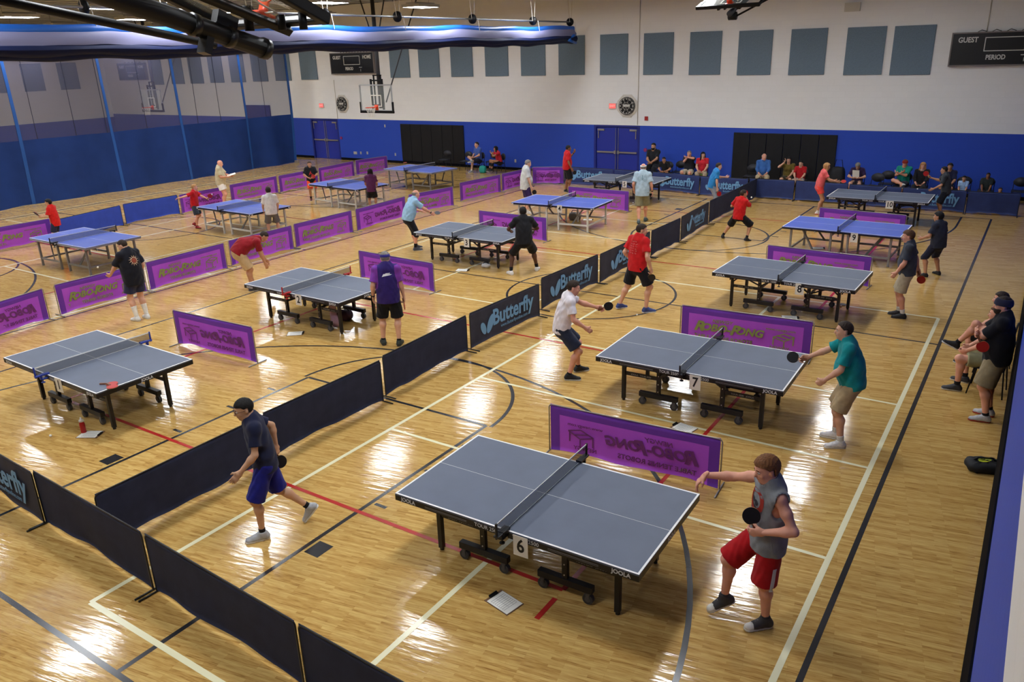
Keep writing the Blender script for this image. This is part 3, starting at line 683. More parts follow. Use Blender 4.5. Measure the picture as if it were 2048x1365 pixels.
class Fig:
    def __init__(s, g):
        G = g.get; s.g = g; s.w = w = G('w', 1.0); s.mus = G('mus', 1.0)
        hy = R(G('hipyaw', 0)); pit, side, tw = G('lean', (4, 0, 0)); pit, side, tw = R(pit), R(side), R(tw)
        s.pel = V(G('pel', (0, 0, .95)))
        s.pr = V(cos(hy), sin(hy), 0); s.pf = V(-sin(hy), cos(hy), 0)
        fl = V(-sin(hy), cos(hy), 0)
        up = nrm(V(s.pr * sin(side) + fl * sin(pit) * cos(side)) + V(0, 0, 1) * cos(pit) * cos(side))
        mid = nrm(up + V(0, 0, 1.0) * G('stiff', 1.0)); s.pu = mid
        s.up = up
        r0 = V(cos(hy + tw), sin(hy + tw), 0); s.rt = nrm(r0 - up * (r0 @ up)); s.fw = np.cross(up, s.rt)
        s.waist = s.pel + .13 * mid; s.chest = s.waist + .21 * up; s.sc = s.waist + .345 * up; s.nb = s.waist + .405 * up + .012 * s.fw
        sw = G('sw', .175) * (1 + .25 * (w - 1)); shr = G('shrug', (0, 0))
        s.sh = [s.sc + s.rt * sw + s.up * shr[0] , s.sc - s.rt * sw + s.up * shr[1]]
        s.hip = [s.pel + s.pr * .088 - V(0, 0, .02), s.pel - s.pr * .088 - V(0, 0, .02)]
        # arms (right, left)
        s.el, s.wr = [], []
        dh = [V(.24, .05, .93), V(-.24, .05, .93)]; dp = [V(.35, -1, -.3), V(-.35, -1, -.3)]
        for i, k in enumerate(('R', 'L')):
            t = V(G('hand' + k, dh[i])); p = V(G('pole' + k, dp[i]))
            e, t = ik(s.sh[i], t, .285, .25, p); s.el.append(e); s.wr.append(t)
        s.kn, s.an, s.ff = [], [], []
        df = [(.1, .02, .09), (-.1, -.02, .09)]
        s.fy = [G('fyR', -10), G('fyL', 10)]; s.fp = [G('fpR', 0), G('fpL', 0)]
        for i, k in enumerate(('R', 'L')):
            t = V(G('foot' + k, df[i])); yaw = R(s.fy[i])
            fdir = V(-sin(yaw), cos(yaw), 0)
            p = V(G('knee' + k, fdir * 1.0 + V(0, 0, .05)))
            kk, t = ik(s.hip[i], t, .435, .425, p); s.kn.append(kk); s.an.append(t)
            pt = R(s.fp[i]); s.ff.append((fdir * cos(pt) - V(0, 0, sin(pt)), V(0, 0, cos(pt)) + fdir * sin(pt)))
        yaw, hp = R(G('head', (0, 8))[0]), R(G('head', (0, 8))[1])
        b = math.atan2(-s.fw[0], s.fw[1]) + yaw
        s.hf = V(-sin(b) * cos(hp), cos(b) * cos(hp), -sin(hp)); s.hr = V(cos(b), sin(b), 0); s.hu = np.cross(s.hr, s.hf)
        s.hs = G('hs', 1.0)
        s.hc = s.nb + .045 * s.up + .085 * s.hu * s.hs + .022 * s.hf
        s.HM = np.stack([s.hr, s.hf, s.hu])
        # hands: u along the hand, a thumb side, n palm normal
        s.hd = []
        for i, k in enumerate(('R', 'L')):
            u = nrm(s.wr[i] - s.el[i]); bend = G('hb' + k)
            if bend is not None: u = nrm(u + V(bend))
            th = V(G('th' + k, s.fw * .8 + s.up * .5)); a = nrm(th - u * (th @ u))
            n = np.cross(a, u) if i == 0 else np.cross(u, a)
            s.hd.append((u, a, n, G('curl' + k, 28)))
    # ---- fields
    def torso(s, P, e=0.0, drop=0.0, fl=.68):
        w = s.w; b = s.g.get('belly', 0.0)
        d = usm(.05, ec(P, s.pel, s.waist, .148 * w + e, .136 * w + e, s.pf, .74), ec(P, s.waist, s.chest, .138 * w + e, .16 * (1 + .5 * (w - 1)) + e, s.fw, fl),
                ec(P, s.chest, s.sc - .01 * s.up, .158 * (1 + .5 * (w - 1)) + e, .118 + e, s.fw, fl),
                cap(P, s.sh[0], s.sh[1], .054 + e, .054 + e), cap(P, s.nb + .015 * s.up - .015 * s.fw, s.sc - .01 * s.fw, .058 + e, .075 + e))
        if s.g.get('bust'): 
            for q in (1, -1): d = smin(d, ell(P, s.chest + .02 * s.up + s.rt * .07 * q + s.fw * .085, V(.06, .06, .065) + e), .05)
        if b: d = smin(d, ell(P, s.waist + .02 * s.up + s.fw * (.04 + .3 * b), V(.145 * w + e, .10 + b + e, .155 + e), np.stack([s.rt, s.fw, s.up])), .07)
        return d
    def arm(s, P, i, e=0.0):
        m = s.mus; sh, el, wr = s.sh[i], s.el[i], s.wr[i]
        mid = sh + (el - sh) * .45; fm = el + (wr - el) * .25
        return usm(.03, ell(P, sh, V(.056, .056, .056) * m + e), cap(P, sh, mid, .05 * m + e, .046 * m + e), cap(P, mid, el, .046 * m + e, .036 * m + e),
                   cap(P, el, fm, .037 * m + e, .041 * m + e), cap(P, fm, wr, .041 * m + e, .026 * m + e))
    def leg(s, P, i, e=0.0):
        m = s.mus * (1 + .5 * (s.w - 1)); hp, kn, an = s.hip[i], s.kn[i], s.an[i]; d = nrm(an - kn)
        fwd = nrm(s.ff[i][0] - d * (s.ff[i][0] @ d)); cm = kn + (an - kn) * .3 - fwd * .016
        return usm(.04, cap(P, hp, hp + (kn - hp) * .5, .09 * m + e, .074 * m + e), cap(P, hp + (kn - hp) * .5, kn, .074 * m + e, .053 * m + e),
                   cap(P, kn + fwd * .006, cm, .05 * m + e, .055 * m + e), cap(P, cm, an, .054 * m + e, .034 * m + e), ell(P, kn + fwd * .02, V(.045, .045, .045) * m + e))
    def headf(s, P):
        M = s.HM; h = s.hs; c = s.hc; X, Y, Z = s.hr * h, s.hf * h, s.hu * h
        L = lambda x, y, z: c + x * X + y * Y + z * Z
        d = usm(.03 * h, ell(P, L(0, -.008, .03), V(.075, .094, .088) * h, M), ell(P, L(0, .03, -.035), V(.058, .062, .075) * h, M), ell(P, L(0, .06, -.088), V(.028, .024, .02) * h, M))
        d = smin(d, cap(P, L(0, .086, .02), L(0, .106, -.022), .009 * h, .0145 * h), .016 * h)
        d = smin(d, ec(P, L(-.034, .078, .032), L(.034, .078, .032), .012 * h, .012 * h, s.hu, .7), .015)
        for q in (1, -1):
            d = smin(d, ell(P, L(.036 * q, .064, -.02), V(.022, .018, .02) * h, M), .02)
            d = np.maximum(d, -ell(P, L(.03 * q, .099, .012), V(.015, .012, .009) * h, M))
            d = smin(d, ell(P, L(.078 * q, -.012, -.002), V(.009, .019, .032) * h, M), .012)
        d = smin(d, ell(P, L(0, .086, -.054), V(.023, .012, .011) * h, M), .01)
        d = np.maximum(d, -ec(P, L(-.018, .1, -.054), L(.018, .1, -.054), .003, .003, s.hu, .8))
        nk = s.g.get('nk', 1.0)
        return smin(d, usm(.03, cap(P, s.nb - .03 * s.up, s.nb + .03 * s.up + .0 * Y, .062 * nk, .056 * nk), cap(P, s.nb + .02 * s.up, L(0, -.022, -.045), .056 * nk, .055 * nk)), .035)
    def body(s, P):
        d = smin(s.torso(P), s.headf(P), .04)
        lg = np.minimum(s.leg(P, 0), s.leg(P, 1))
        d = smin(d, lg, .05)
        for i in (0, 1):
            fd, fu = s.ff[i]; a = s.an[i]
            d = smin(d, usm(.02, cap(P, a - .02 * fd - .03 * fu, a + .12 * fd - .055 * fu, .034, .026)), .03)
        return smin(d, np.minimum(s.arm(P, 0), s.arm(P, 1)), .025)
    def hand(s, P, i):
        u, a, n, curl = s.hd[i]; w = s.wr[i]; c = R(curl); f = s.g.get('fr', .0088)
        pc = w + u * .05; K = w + u * .088
        d = usm(.02, ec(P, w - u * .02, w + u * .02, .026, .03, n, .75), ec(P, w + u * .025, K - u * .012, .034, .038, n, .36), ell(P, w + u * .035 + a * .024 + n * .008, V(.019, .019, .019)))
        for j, (o, l, e) in enumerate(((.029, .094, 1.0), (.0095, .104, .9), (-.010, .097, 1.05), (-.028, .078, 1.15))):
            b = K + a * o - u * .004; ang = c * .55 * e; p = b
            for q, (fr, da) in enumerate(((.45, .55), (.32, .9), (.25, .6))):
                if q: ang += c * da * e
                nx = p + l * fr * (u * cos(ang) + n * sin(ang) + a * o * .9)
                d = smin(d, cap(P, p, nx, f * (1 - .08 * q), f * (.94 - .08 * q)), .006 if q else .012); p = nx
        t0 = w + u * .03 + a * .03; ta = R(min(60, curl * .6 + 8))
        t1 = t0 + .042 * nrm(a * .75 + u * .75 + n * (.25 + .5 * sin(ta))); t2 = t1 + .03 * nrm(a * .25 * (1 - sin(ta)) + u * .9 + n * (.15 + .9 * sin(ta)))
        return usm(.01, d, cap(P, t0, t1, .0125, .0105), cap(P, t1, t2, .0105, .0085))
    def wrinkle(s, P, amp):
        x = P @ s.rt; z = P @ s.up; y = P @ s.fw
        return amp * (np.sin(z * 34 + 5 * np.sin(x * 13 + y * 9)) * np.sin(x * 17 + z * 11 + 2) + .6 * np.sin(x * 47 - z * 31 + y * 25))
    def shirt(s, P):
        G = s.g.get; e = G('loose', .017); hem = s.pel - s.pu * G('hem', .07)
        d = s.torso(P, e)
        d = smin(d, ec(P, s.waist + .06 * s.up, hem - .04 * s.pu, .150 * s.w + e + G('flare', .004), .158 * s.w + e + G('flare', .004) * 2, s.pf, .76), .06)
        sl = G('sleeve', .62)
        if sl > 0:
            for i in (0, 1):
                ax = s.el[i] - s.sh[i]; L = np.linalg.norm(ax); ax = ax / L
                if sl <= 1:
                    end = s.sh[i] + ax * L * sl; q = smin(cap(P, s.sh[i], end + ax * .03, .066 * s.mus, G('slw', .064) * s.mus), ell(P, s.sh[i], V(.071, .071, .071) * s.mus), .03)
                else:
                    fa = s.wr[i] - s.el[i]; end = s.el[i] + fa * (sl - 1); ax = nrm(fa)
                    q = smin(cap(P, s.sh[i], s.el[i], .064, .054), cap(P, s.el[i], end + ax * .03, .054, .045), .03)
                q = np.maximum(q, (P - end) @ ax)
                d = smin(d, q, .03)
        else:
            for i in (0, 1):
                o = 1 if i == 0 else -1
                d = np.maximum(d, -cap(P, s.sh[i] + s.rt * .05 * o + .02 * s.up, s.sh[i] + s.rt * .03 * o - s.up * .14, .055, .07))
        d = d + s.wrinkle(P, G('wr', .0035))
        d = np.maximum(d, (hem - P) @ s.pu)
        nk = G('neck', .066)
        return np.maximum(d, -cap(P, s.nb + .005 * s.up + .02 * s.fw, s.nb + .2 * s.up + .0 * s.fw, nk, nk))
    def bottoms(s, P):
        G = s.g.get; t = G('short', .86); ds = []; fl = G('legflare', 1.12); wd = G('legw', .105) * (1 + .5 * (s.w - 1)) * (.5 + .5 * s.mus)
        for i in (0, 1):
            ax = s.kn[i] - s.hip[i]; L = np.linalg.norm(ax); ax /= L
            if t <= 1.02:
                end = s.hip[i] + ax * L * t; q = cap(P, s.hip[i], end + ax * .04, wd, wd * fl * .92)
            else:
                sx = s.an[i] - s.kn[i]; end = s.kn[i] + sx * (t - 1); q = smin(cap(P, s.hip[i], s.kn[i], wd, wd * .76), cap(P, s.kn[i], s.kn[i] + sx, wd * .76, wd * .66), .03); ax = nrm(sx)
            x = P @ s.pr; q = q + .004 * np.sin((P @ ax) * 30 + 4 * np.sin(x * 22)) * np.sin(x * 40 + (P @ s.pf) * 30)
            ds.append(np.maximum(q, (P - end) @ ax))
        d = smin(ds[0], ds[1], .02)
        top = s.pel + s.pu * G('top', .09)
        d = smin(d, ec(P, top - .02 * s.pu, s.pel - .03 * s.pu, .143 * s.w + .012, .155 * s.w + .012, s.pf, .8), .05)
        return np.maximum(d, (P - top) @ s.pu)
    def hair(s, P):
        st = s.g.get('hair', 'short'); h = s.hs; Q = (P - s.hc) @ s.HM.T / h; x, y, z = Q[:, 0], Q[:, 1], Q[:, 2]
        t = dict(short=.010, full=.02, crop=.006, long=.016, bob=.022, fringe=.008, tail=.014).get(st, .01)
        d = ell(P, s.hc + (.031 * s.hu - .010 * s.hf) * h, V(.0775 + t, .096 + t, .09 + t) * h, s.HM)
        d = d + .0035 * h * np.sin(x * 210 + 3 * np.sin(z * 90)) * np.sin(y * 190 + z * 130)
        hl = s.g.get('hairline', .072)
        d = np.maximum(d, np.minimum(y - np.clip((z - .025) / .05, 0, 1) * .05, hl - z + .10 * (y - .05)) * h)
        d = np.maximum(d, -(z + (.03 + .035 * (y < -.03)) ) * h)
        d = np.maximum(d, np.minimum(np.minimum(.024 - np.abs(y + .012), .034 - z) , np.abs(x) - .06) * h)
        if st == 'fringe': d = np.maximum(d, (z - .055) * h); 
        if st in ('long', 'bob', 'tail'):
            ln = dict(long=s.g.get('hlen', .3), bob=.15, tail=.18)[st]; r = dict(long=.075, bob=.085, tail=.03)[st]
            a = s.hc + (-.045 * s.hf + .02 * s.hu) * h; b = s.hc - .075 * s.hf * h - s.hu * .03 - V(0, 0, ln - .03) + s.up * 0
            q = ec(P, a, b, r * h, r * .8 * h, s.hf, .6) + .003 * np.sin(x * 160)
            q = np.maximum(q, (y + .012) * h) if st != 'tail' else q
            d = smin(d, q, .03)
            if st != 'tail':
                for o in (1, -1):
                    q = cap(P, s.hc + (.072 * o * s.hr + .005 * s.hf + .04 * s.hu) * h, s.hc + (.088 * o * s.hr + .01 * s.hf - min(ln, .24) * .85 * s.hu) * h, .026 * h, .034 * h); d = smin(d, q, .02)
        return d
    def shoe(s, P, i, sole):
        f, u = s.ff[i]; a = s.an[i]; r = np.cross(f, u); z0 = a - u * .09
        h = (P - z0) @ u
        if sole:
            d = ec(P, z0 - .035 * f, z0 + .155 * f, .043, .047, u, .99)
            return np.maximum(np.maximum(ec(P, z0 - .038 * f + 0 * u, z0 + .155 * f, .042, .046, u, 1.0), h - .026), -h)
        d = usm(.03, cap(P, z0 - .03 * f + .045 * u, a + u * .02, .042, .041), ec(P, z0 - .03 * f + .035 * u, z0 + .155 * f + .022 * u, .044, .043, u, .85), cap(P, a - .01 * u, z0 + .09 * f + .04 * u, .04, .036))
        d = np.maximum(d, h - s.g.get('shoetop', .105)); return np.maximum(d, .018 - h)
    def sock(s, P, i):
        d = nrm(s.kn[i] - s.an[i]); L = s.g.get('sock', .07)
        return np.maximum(np.maximum(s.leg(P, i, .006), (P - s.an[i]) @ d - L), -((P - s.an[i]) @ d) - .04)

def person(label, px, rel, H, res, g, yx=None, z0=0.0, zoff=None):
    """a standing or seated figure; px = where the point between the feet stands in the photograph, rel = turn from facing away, anticlockwise"""
    p = at(*px) if yx is None else V(yx[0], yx[1], 0)
    a = math.atan2(p[1], p[0]) + R(rel)
    f = Fig(g); S = H / 1.75
    root = thing('person', label, 'person', (p[0], p[1], z0), a - pi / 2)
    root.scale = (S, S, S); root['h'] = 0; del root['h']
    h = {0: .0085, 1: .012, 2: .017, 3: .022}[res]; hh = {0: .0042, 1: .0055, 2: .009, 3: .012}[res]
    sk = mat('skin_' + g.get('skin', 'light'), SKIN[g.get('skin', 'light')], .55, spec=.35, noise=.06, nscale=9)
    J = np.array([f.pel, f.hc, *f.sh, *f.el, *f.wr, *f.kn, *f.an, f.nb] + [x[0] * .13 + y for x, y in zip(f.ff, f.an)])
    top = f.hc + f.hu * .14 * f.hs
    lo = np.minimum(J.min(0), top) - .13; hi = np.maximum(J.max(0), top) + .13; lo[2] = max(lo[2], min(f.an[0][2], f.an[1][2]) - .12)
    parts = []
    v, q = surf(f.body, lo - .04 * f.g.get('belly', 0) - .06, hi + .06, h); parts.append((v, q, 0))
    for i in (0, 1):
        c = f.wr[i] + f.hd[i][0] * .09
        v, q = surf(lambda P: f.hand(P, i), c - .15, c + .15, hh); parts.append((v, q, 0))
    # the skin is the person's own mesh; clothes and hair are its children
    body = link('body', np_mesh('body', parts, [sk]), root)
    def piece(name, sdf, lo, hi, hh, m, parent=root):
        v, q = surf(sdf, lo, hi, hh)
        if len(q) == 0: return None
        return link(name, np_mesh(name, [(v, q, 0)], m if isinstance(m, list) else [m]), parent)
    if g.get('top_c'):
        T = np.array([f.pel, f.sc, f.waist, *f.sh, *f.el] + (list(f.wr) if g.get('sleeve', .6) > 1 else []))
        sh = piece(g.get('top_n', 'shirt'), f.shirt, T.min(0) - .24, T.max(0) + .24, h, cloth(g['top_c']))
        f.shirt_ob = sh
        if g.get('sleeve_c') and sh is not None:
            sh.data.materials.append(cloth(g['sleeve_c'])); me = sh.data; n = len(me.polygons); cc = np.zeros(n * 3, F32); me.polygons.foreach_get('center', cc); cc = cc.reshape(-1, 3); mi = np.zeros(n, np.int32)
            for i in (0, 1):
                ax = nrm(f.el[i] - f.sh[i]); t = (cc - f.sh[i]) @ ax; o = (cc - f.sh[i]) @ f.rt * (1 if i == 0 else -1); mi[(t > -.075) & (o > -.03) & (cap(cc, f.sh[i], f.el[i], .1, .1) < 0)] = 1
            me.polygons.foreach_set('material_index', mi); me.update()
        if g.get('collar'):
            cc = cloth(g['collar'])
            piece('collar', lambda P: np.maximum(np.maximum(cap(P, f.nb - .012 * f.up + .012 * f.fw, f.nb + .03 * f.up + .004 * f.fw, .084, .07), -cap(P, f.nb - .03 * f.up + .012 * f.fw, f.nb + .09 * f.up, .072, .058)), np.abs((P - f.nb) @ f.up - .015) - .03), f.nb - .15, f.nb + .15, min(h, .009), cc, sh)
    if g.get('bot_c'):
        T = np.array([f.pel, *f.hip, *f.kn] + (list(f.an) if g.get('short', .8) > 1 else []))
        f.bot_ob = piece(g.get('bot_n', 'shorts'), f.bottoms, T.min(0) - .22, T.max(0) + .22, h, cloth(g['bot_c']))
    if g.get('hair', 'short') != 'none':
        piece('hair', f.hair, f.hc - .2 - V(0, 0, .3 if g.get('hair') in ('long', 'bob', 'tail') else 0), f.hc + .2, {0: .006, 1: .008, 2: .012, 3: .016}[res], mat('hair_' + g.get('hairc', 'dark'), HAIRC[g.get('hairc', 'dark')], .7, spec=.3, noise=.25, nscale=60))
    if g.get('beard'):
        piece('beard', lambda P: np.maximum(np.maximum(ell(P, f.hc + .035 * f.hf - .045 * f.hu, V(.064, .072, .08), f.HM), (P - f.hc) @ f.hu + .03), .015 - (P - f.hc) @ f.hf), f.hc - .18, f.hc + .18, .008 if res < 2 else .013, mat('hair_' + g['beard'], HAIRC[g['beard']], .8, noise=.25, nscale=60))
    if g.get('band'):
        piece('headband', lambda P: np.maximum(ell(P, f.hc + (.031 * f.hu - .008 * f.hf) * f.hs, V(.094, .114, .108) * f.hs, f.HM), np.abs((P - f.hc) @ f.hu - .055 - .15 * ((P - f.hc) @ f.hf)) - g.get('bandw', .02)), f.hc - .2, f.hc + .2, .007 if res < 2 else .012, cloth(g['band']))
    sc = g.get('shoe_c')
    for i in (0, 1):
        if g.get('nofeet'): break
        if g.get('sock_c'):
            L = g.get('sock', .07); c = f.an[i]; T = np.array([c, c + nrm(f.kn[i] - c) * L])
            piece('sock', lambda P: f.sock(P, i), T.min(0) - .09, T.max(0) + .09, min(h, .012), cloth(g['sock_c']))
        if sc:
            c = f.an[i] + f.ff[i][0] * .06
            so = piece('shoe', lambda P: f.shoe(P, i, False), c - .2, c + .2, min(h, .014), mat('shoe_%d_%d_%d' % sc, sc, .6, noise=.15, nscale=30))
            if g.get('toe_c') and so is not None:
                so.data.materials.append(mat('toe_%d_%d_%d' % g['toe_c'], g['toe_c'], .6)); me = so.data; n = len(me.polygons); cc = np.zeros(n * 3, F32); me.polygons.foreach_get('center', cc); cc = cc.reshape(-1, 3) - f.an[i]
                me.polygons.foreach_set('material_index', ((cc @ f.ff[i][0] > .125) ).astype(np.int32)); me.update()
            sl = g.get('sole_c', (215, 212, 205))
            piece('sole', lambda P: f.shoe(P, i, True), c - .2, c + .2, min(h, .013), mat('sole_%d_%d_%d' % sl, sl, .6), so)
            if res <= 1 and g.get('lace_c'):
                fd, fu = f.ff[i]; rr = np.cross(fd, fu); mb = MB(); z = f.an[i] - fu * .09
                for k in range(4):
                    b = z + fd * (.045 + .026 * k) + fu * (.098 - .013 * k)
                    mb.tube([b - rr * .026 - fu * .012, b + fu * .004, b + rr * .026 - fu * .012], .0035, 5)
                mb.build('laces', cloth(g['lace_c']), so)
    if res <= 2:
        mb = MB(); hs = f.hs
        for o in (1, -1):
            c = f.hc + (.030 * o * f.hr + .079 * f.hf + .012 * f.hu) * hs
            mb.sphere(c, .0125 * hs, 10, 8, 0); mb.sphere(c + f.hf * .0065 * hs, .0072 * hs, 8, 6, 1)
        mb.build('eyes', [mat('eye_white', (225, 220, 214), .3), mat('eye_dark', (40, 28, 22), .3)], root, True)
        mb = MB()
        for o in (1, -1):
            c = [f.hc + ((.014 + .014 * k) * o * f.hr + (.094 - .005 * k) * f.hf + (.033 + .003 * (k == 1)) * f.hu) * hs for k in range(3)]
            mb.tube(c, .0042 * hs, 6)
        if g.get('hairc') not in ('white',): mb.build('eyebrows', mat('hair_' + g.get('browc', g.get('hairc', 'dark')), HAIRC[g.get('browc', g.get('hairc', 'dark'))], .8), root, True)
        mb = MB(); c = f.hc + (.0955 * f.hf - .054 * f.hu) * hs
        mb.tube([c - f.hr * .02 * hs - f.hf * .008, c + f.hu * .002, c + f.hr * .02 * hs - f.hf * .008], .0045 * hs, 6)
        mb.build('lips', mat('lips_' + g.get('skin', 'light'), tuple(int(x * k) for x, k in zip(SKIN[g.get('skin', 'light')], (.82, .62, .6))), .5), root, True)
    if g.get('glasses'):
        mb = MB(); hs = f.hs
        for o in (1, -1):
            c = f.hc + (.032 * o * f.hr + .101 * f.hf + .012 * f.hu) * hs
            mb.tube([c + (cos(t) * f.hr * .023 + sin(t) * f.hu * .017) for t in np.linspace(0, 2 * pi, 13)[:-1]], .0018, 5, closed=True)
            mb.tube([c + f.hr * .023 * o, f.hc + (.086 * o * f.hr - .005 * f.hf + .014 * f.hu) * hs], .0018, 5)
        mb.tube([f.hc + (.009 * f.hr + .103 * f.hf + .014 * f.hu) * hs, f.hc + (-.009 * f.hr + .103 * f.hf + .014 * f.hu) * hs], .0018, 5)
        mb.build('glasses', mat('spectacle', (40, 38, 40), .3, metal=.5), root)
    if g.get('watch') is not None:
        i = g['watch']; u = nrm(f.wr[i] - f.el[i]); piece('wristband', lambda P: np.maximum(f.arm(P, i, .006), np.abs((P - f.wr[i]) @ u + .02) - .016), f.wr[i] - .07, f.wr[i] + .07, .006 if res < 2 else .01, mat('black_rubber', (24, 24, 26), .6))
    root['_'] = 0; del root['_']
    f.root = root; f.S = S; f.p = p; f.ang = a - pi / 2
    return f
def to_world(f, v):
    c, s = cos(f.ang), sin(f.ang); v = V(v) * f.S
    return V(f.p[0] + c * v[0] - s * v[1], f.p[1] + s * v[0] + c * v[1], v[2] + f.root.location.z)
def dir_world(f, v):
    c, s = cos(f.ang), sin(f.ang); return V(c * v[0] - s * v[1], s * v[0] + c * v[1], v[2])
def decal(f, me, sdf, c, rt, up, dirn, name, parent, off=.004):
    """print a flat mesh on a garment: every corner is carried along dirn to the cloth"""
    n = len(me.vertices); co = np.zeros(n * 3, F32); me.vertices.foreach_get('co', co); co = co.reshape(-1, 3)
    keep = me.copy(); P = V(c) + co[:, :1] * rt + co[:, 1:2] * up - dirn * .3
    P0 = P.copy()
    for _ in range(60):
        d = sdf(P); P = P + dirn * np.clip(d - off, -.01, .05)[:, None]
    tr = (P - P0) @ dirn; ok = np.abs(sdf(P) - off) < .02; md = np.median(tr[ok]) if ok.any() else .3
    P = P0 + dirn * np.where(ok & (np.abs(tr - md) < .12), tr, md)[:, None]
    keep.vertices.foreach_set('co', P.astype(F32).ravel()); keep.update()
    return link(name, keep, parent)
# ---------------------------------------------------------------- bats
BAT = {}
def bat(label, f, side, col_front=(176, 28, 26), flip=1, dirv=None, nrmv=None, slide=.0):
    u, a, n, _ = f.hd[side]
    g = f.wr[side] + u * .075 + n * .028
    d = nrm(V(dirv)) if dirv is not None else nrm(a * .8 + u * .6)
    nn = nrm(V(nrmv)) if nrmv is not None else n
    nn = nrm(nn - d * (nn @ d)) * flip
    r = np.cross(d, nn)
    W = [dir_world(f, x) for x in (r, d, nn)]
    M = Matrix.Identity(4); o = to_world(f, g + d * slide)
    for i in range(3):
        for k in range(3): M[i][k] = W[k][i]
        M[i][3] = o[i]
    return bat_at(label, M, col_front)
def bat_at(label, M, col_front=(176, 28, 26)):
    root = thing('table_tennis_bat', label, 'bat'); root.matrix_world = M
    if 'm' not in BAT:
        b = MB(); N = 28
        out = [(.0765 * sin(2 * pi * k / N), .135 + .079 * -cos(2 * pi * k / N)) for k in range(N)]
        b.slab(out, -.003, .003); b.slab([(-.0125, .062), (.0125, .062), (.0125, .03), (-.0125, .03)], -.0028, .0028)
        BAT['m'] = b.mesh('blade', mat('bat_wood', (190, 150, 100), .5))
        rub = [(x * .985, max(y, .068)) for x, y in out]
        for nm, z0, z1, cc in (('red', .003, .0065, (176, 28, 26)), ('black', .003, .0065, (26, 26, 30)), ('redb', -.0065, -.003, (176, 28, 26)), ('blackb', -.0065, -.003, (26, 26, 30))):
            r = MB(); r.slab(rub, z0, z1); BAT[nm] = r.mesh('rubber', mat('rubber_' + nm[:3], cc, .45))
        h = MB(); h.slab([(-.0115, .062), (.0115, .062), (.0135, .0), (.0165, -.045), (-.0165, -.045), (-.0135, 0)], -.011, .011)
        BAT['h'] = h.mesh('handle', mat('bat_handle', (120, 70, 45), .5))
    red = col_front[0] > 100
    link('blade', BAT['m'], root)
    link('rubber', BAT['red' if red else 'black'], root); link('rubber', BAT['blackb' if red else 'redb'], root); link('handle', BAT['h'], root)
    return root
def ball(label, p):
    o = MB().sphere((0, 0, 0), .02, 14, 10).build('table_tennis_ball', mat('ball_white', (240, 238, 230), .4), None, True)
    o.location = tuple(map(float, p)); return tag(o, label, 'ball')
# ================================================================ tables
top_grey = mat('top_bluegrey', (92, 100, 118), .5, spec=.35, noise=.06, nscale=3); top_blue = mat('top_blue', (78, 98, 186), .45, spec=.35, noise=.05, nscale=3)
tl_white = mat('top_line', (235, 235, 232), .5); rimb = mat('rim_black', (20, 20, 23), .4, spec=.4); steelk = mat('frame_black', (22, 22, 25), .4, spec=.45)
netg = mat('net_grey', (84, 84, 86), .9, spec=.1, alpha=.62); tape = mat('net_tape', (225, 225, 222), .7); castr = mat('caster_grey', (92, 92, 94), .35, metal=.4); ltr = mat('letter_silver', (205, 208, 212), .5)
def half_top(s, m, rimm, rimh=.05):
    b = MB(); x0, x1 = s * .004, s * 1.37; W = .7625
    lo, hi = min(x0, x1), max(x0, x1)
    b.box(((lo + hi) / 2, 0, .75), (hi - lo, 2 * W, .02), 0)
    z = .7604
    q = lambda xa, xb, ya, yb: b.box(((xa + xb) / 2, (ya + yb) / 2, z), (abs(xb - xa), abs(yb - ya), .0012), 1)
    q(s * 1.35, s * 1.37, -W, W); q(x0, s * 1.35, -W, -W + .02); q(x0, s * 1.35, W - .02, W); q(x0, s * 1.35, -.0016, .0016)
    return b.mesh('playing_surface', [m, tl_white])
def net_parts(parent, post_m, clampm=None):
    b = MB(); b.grid(lambda u, v: (0, -.915 + 1.83 * u, .7625 + .135 * v), 24, 2); n = b.build('net', netg, parent)
    t = MB(); t.box((0, 0, .905), (.006, 1.83, .016)); t.build('net_tape', tape, n); t = MB(); t.box((0, 0, .764), (.004, 1.83, .006)); t.build('net_cord', tape, n)
    for s in (-1, 1):
        p = MB(); p.box((0, s * .918, .835), (.02, .022, .17)); p.box((0, s * .86, .775), (.06, .14, .02)); p.box((0, s * .79, .78), (.07, .12, .024)); p.box((0, s * .8, .715), (.05, .09, .02)); p.box((0, s * .85, .745), (.045, .03, .07)); p.cyl((0, s * .83, .66), (0, s * .83, .72), .008, 8); p.cyl((0, s * .83, .655), (0, s * .83, .668), .028, 10); p.build('net_clamp', clampm or post_m, parent, bevel=.003)
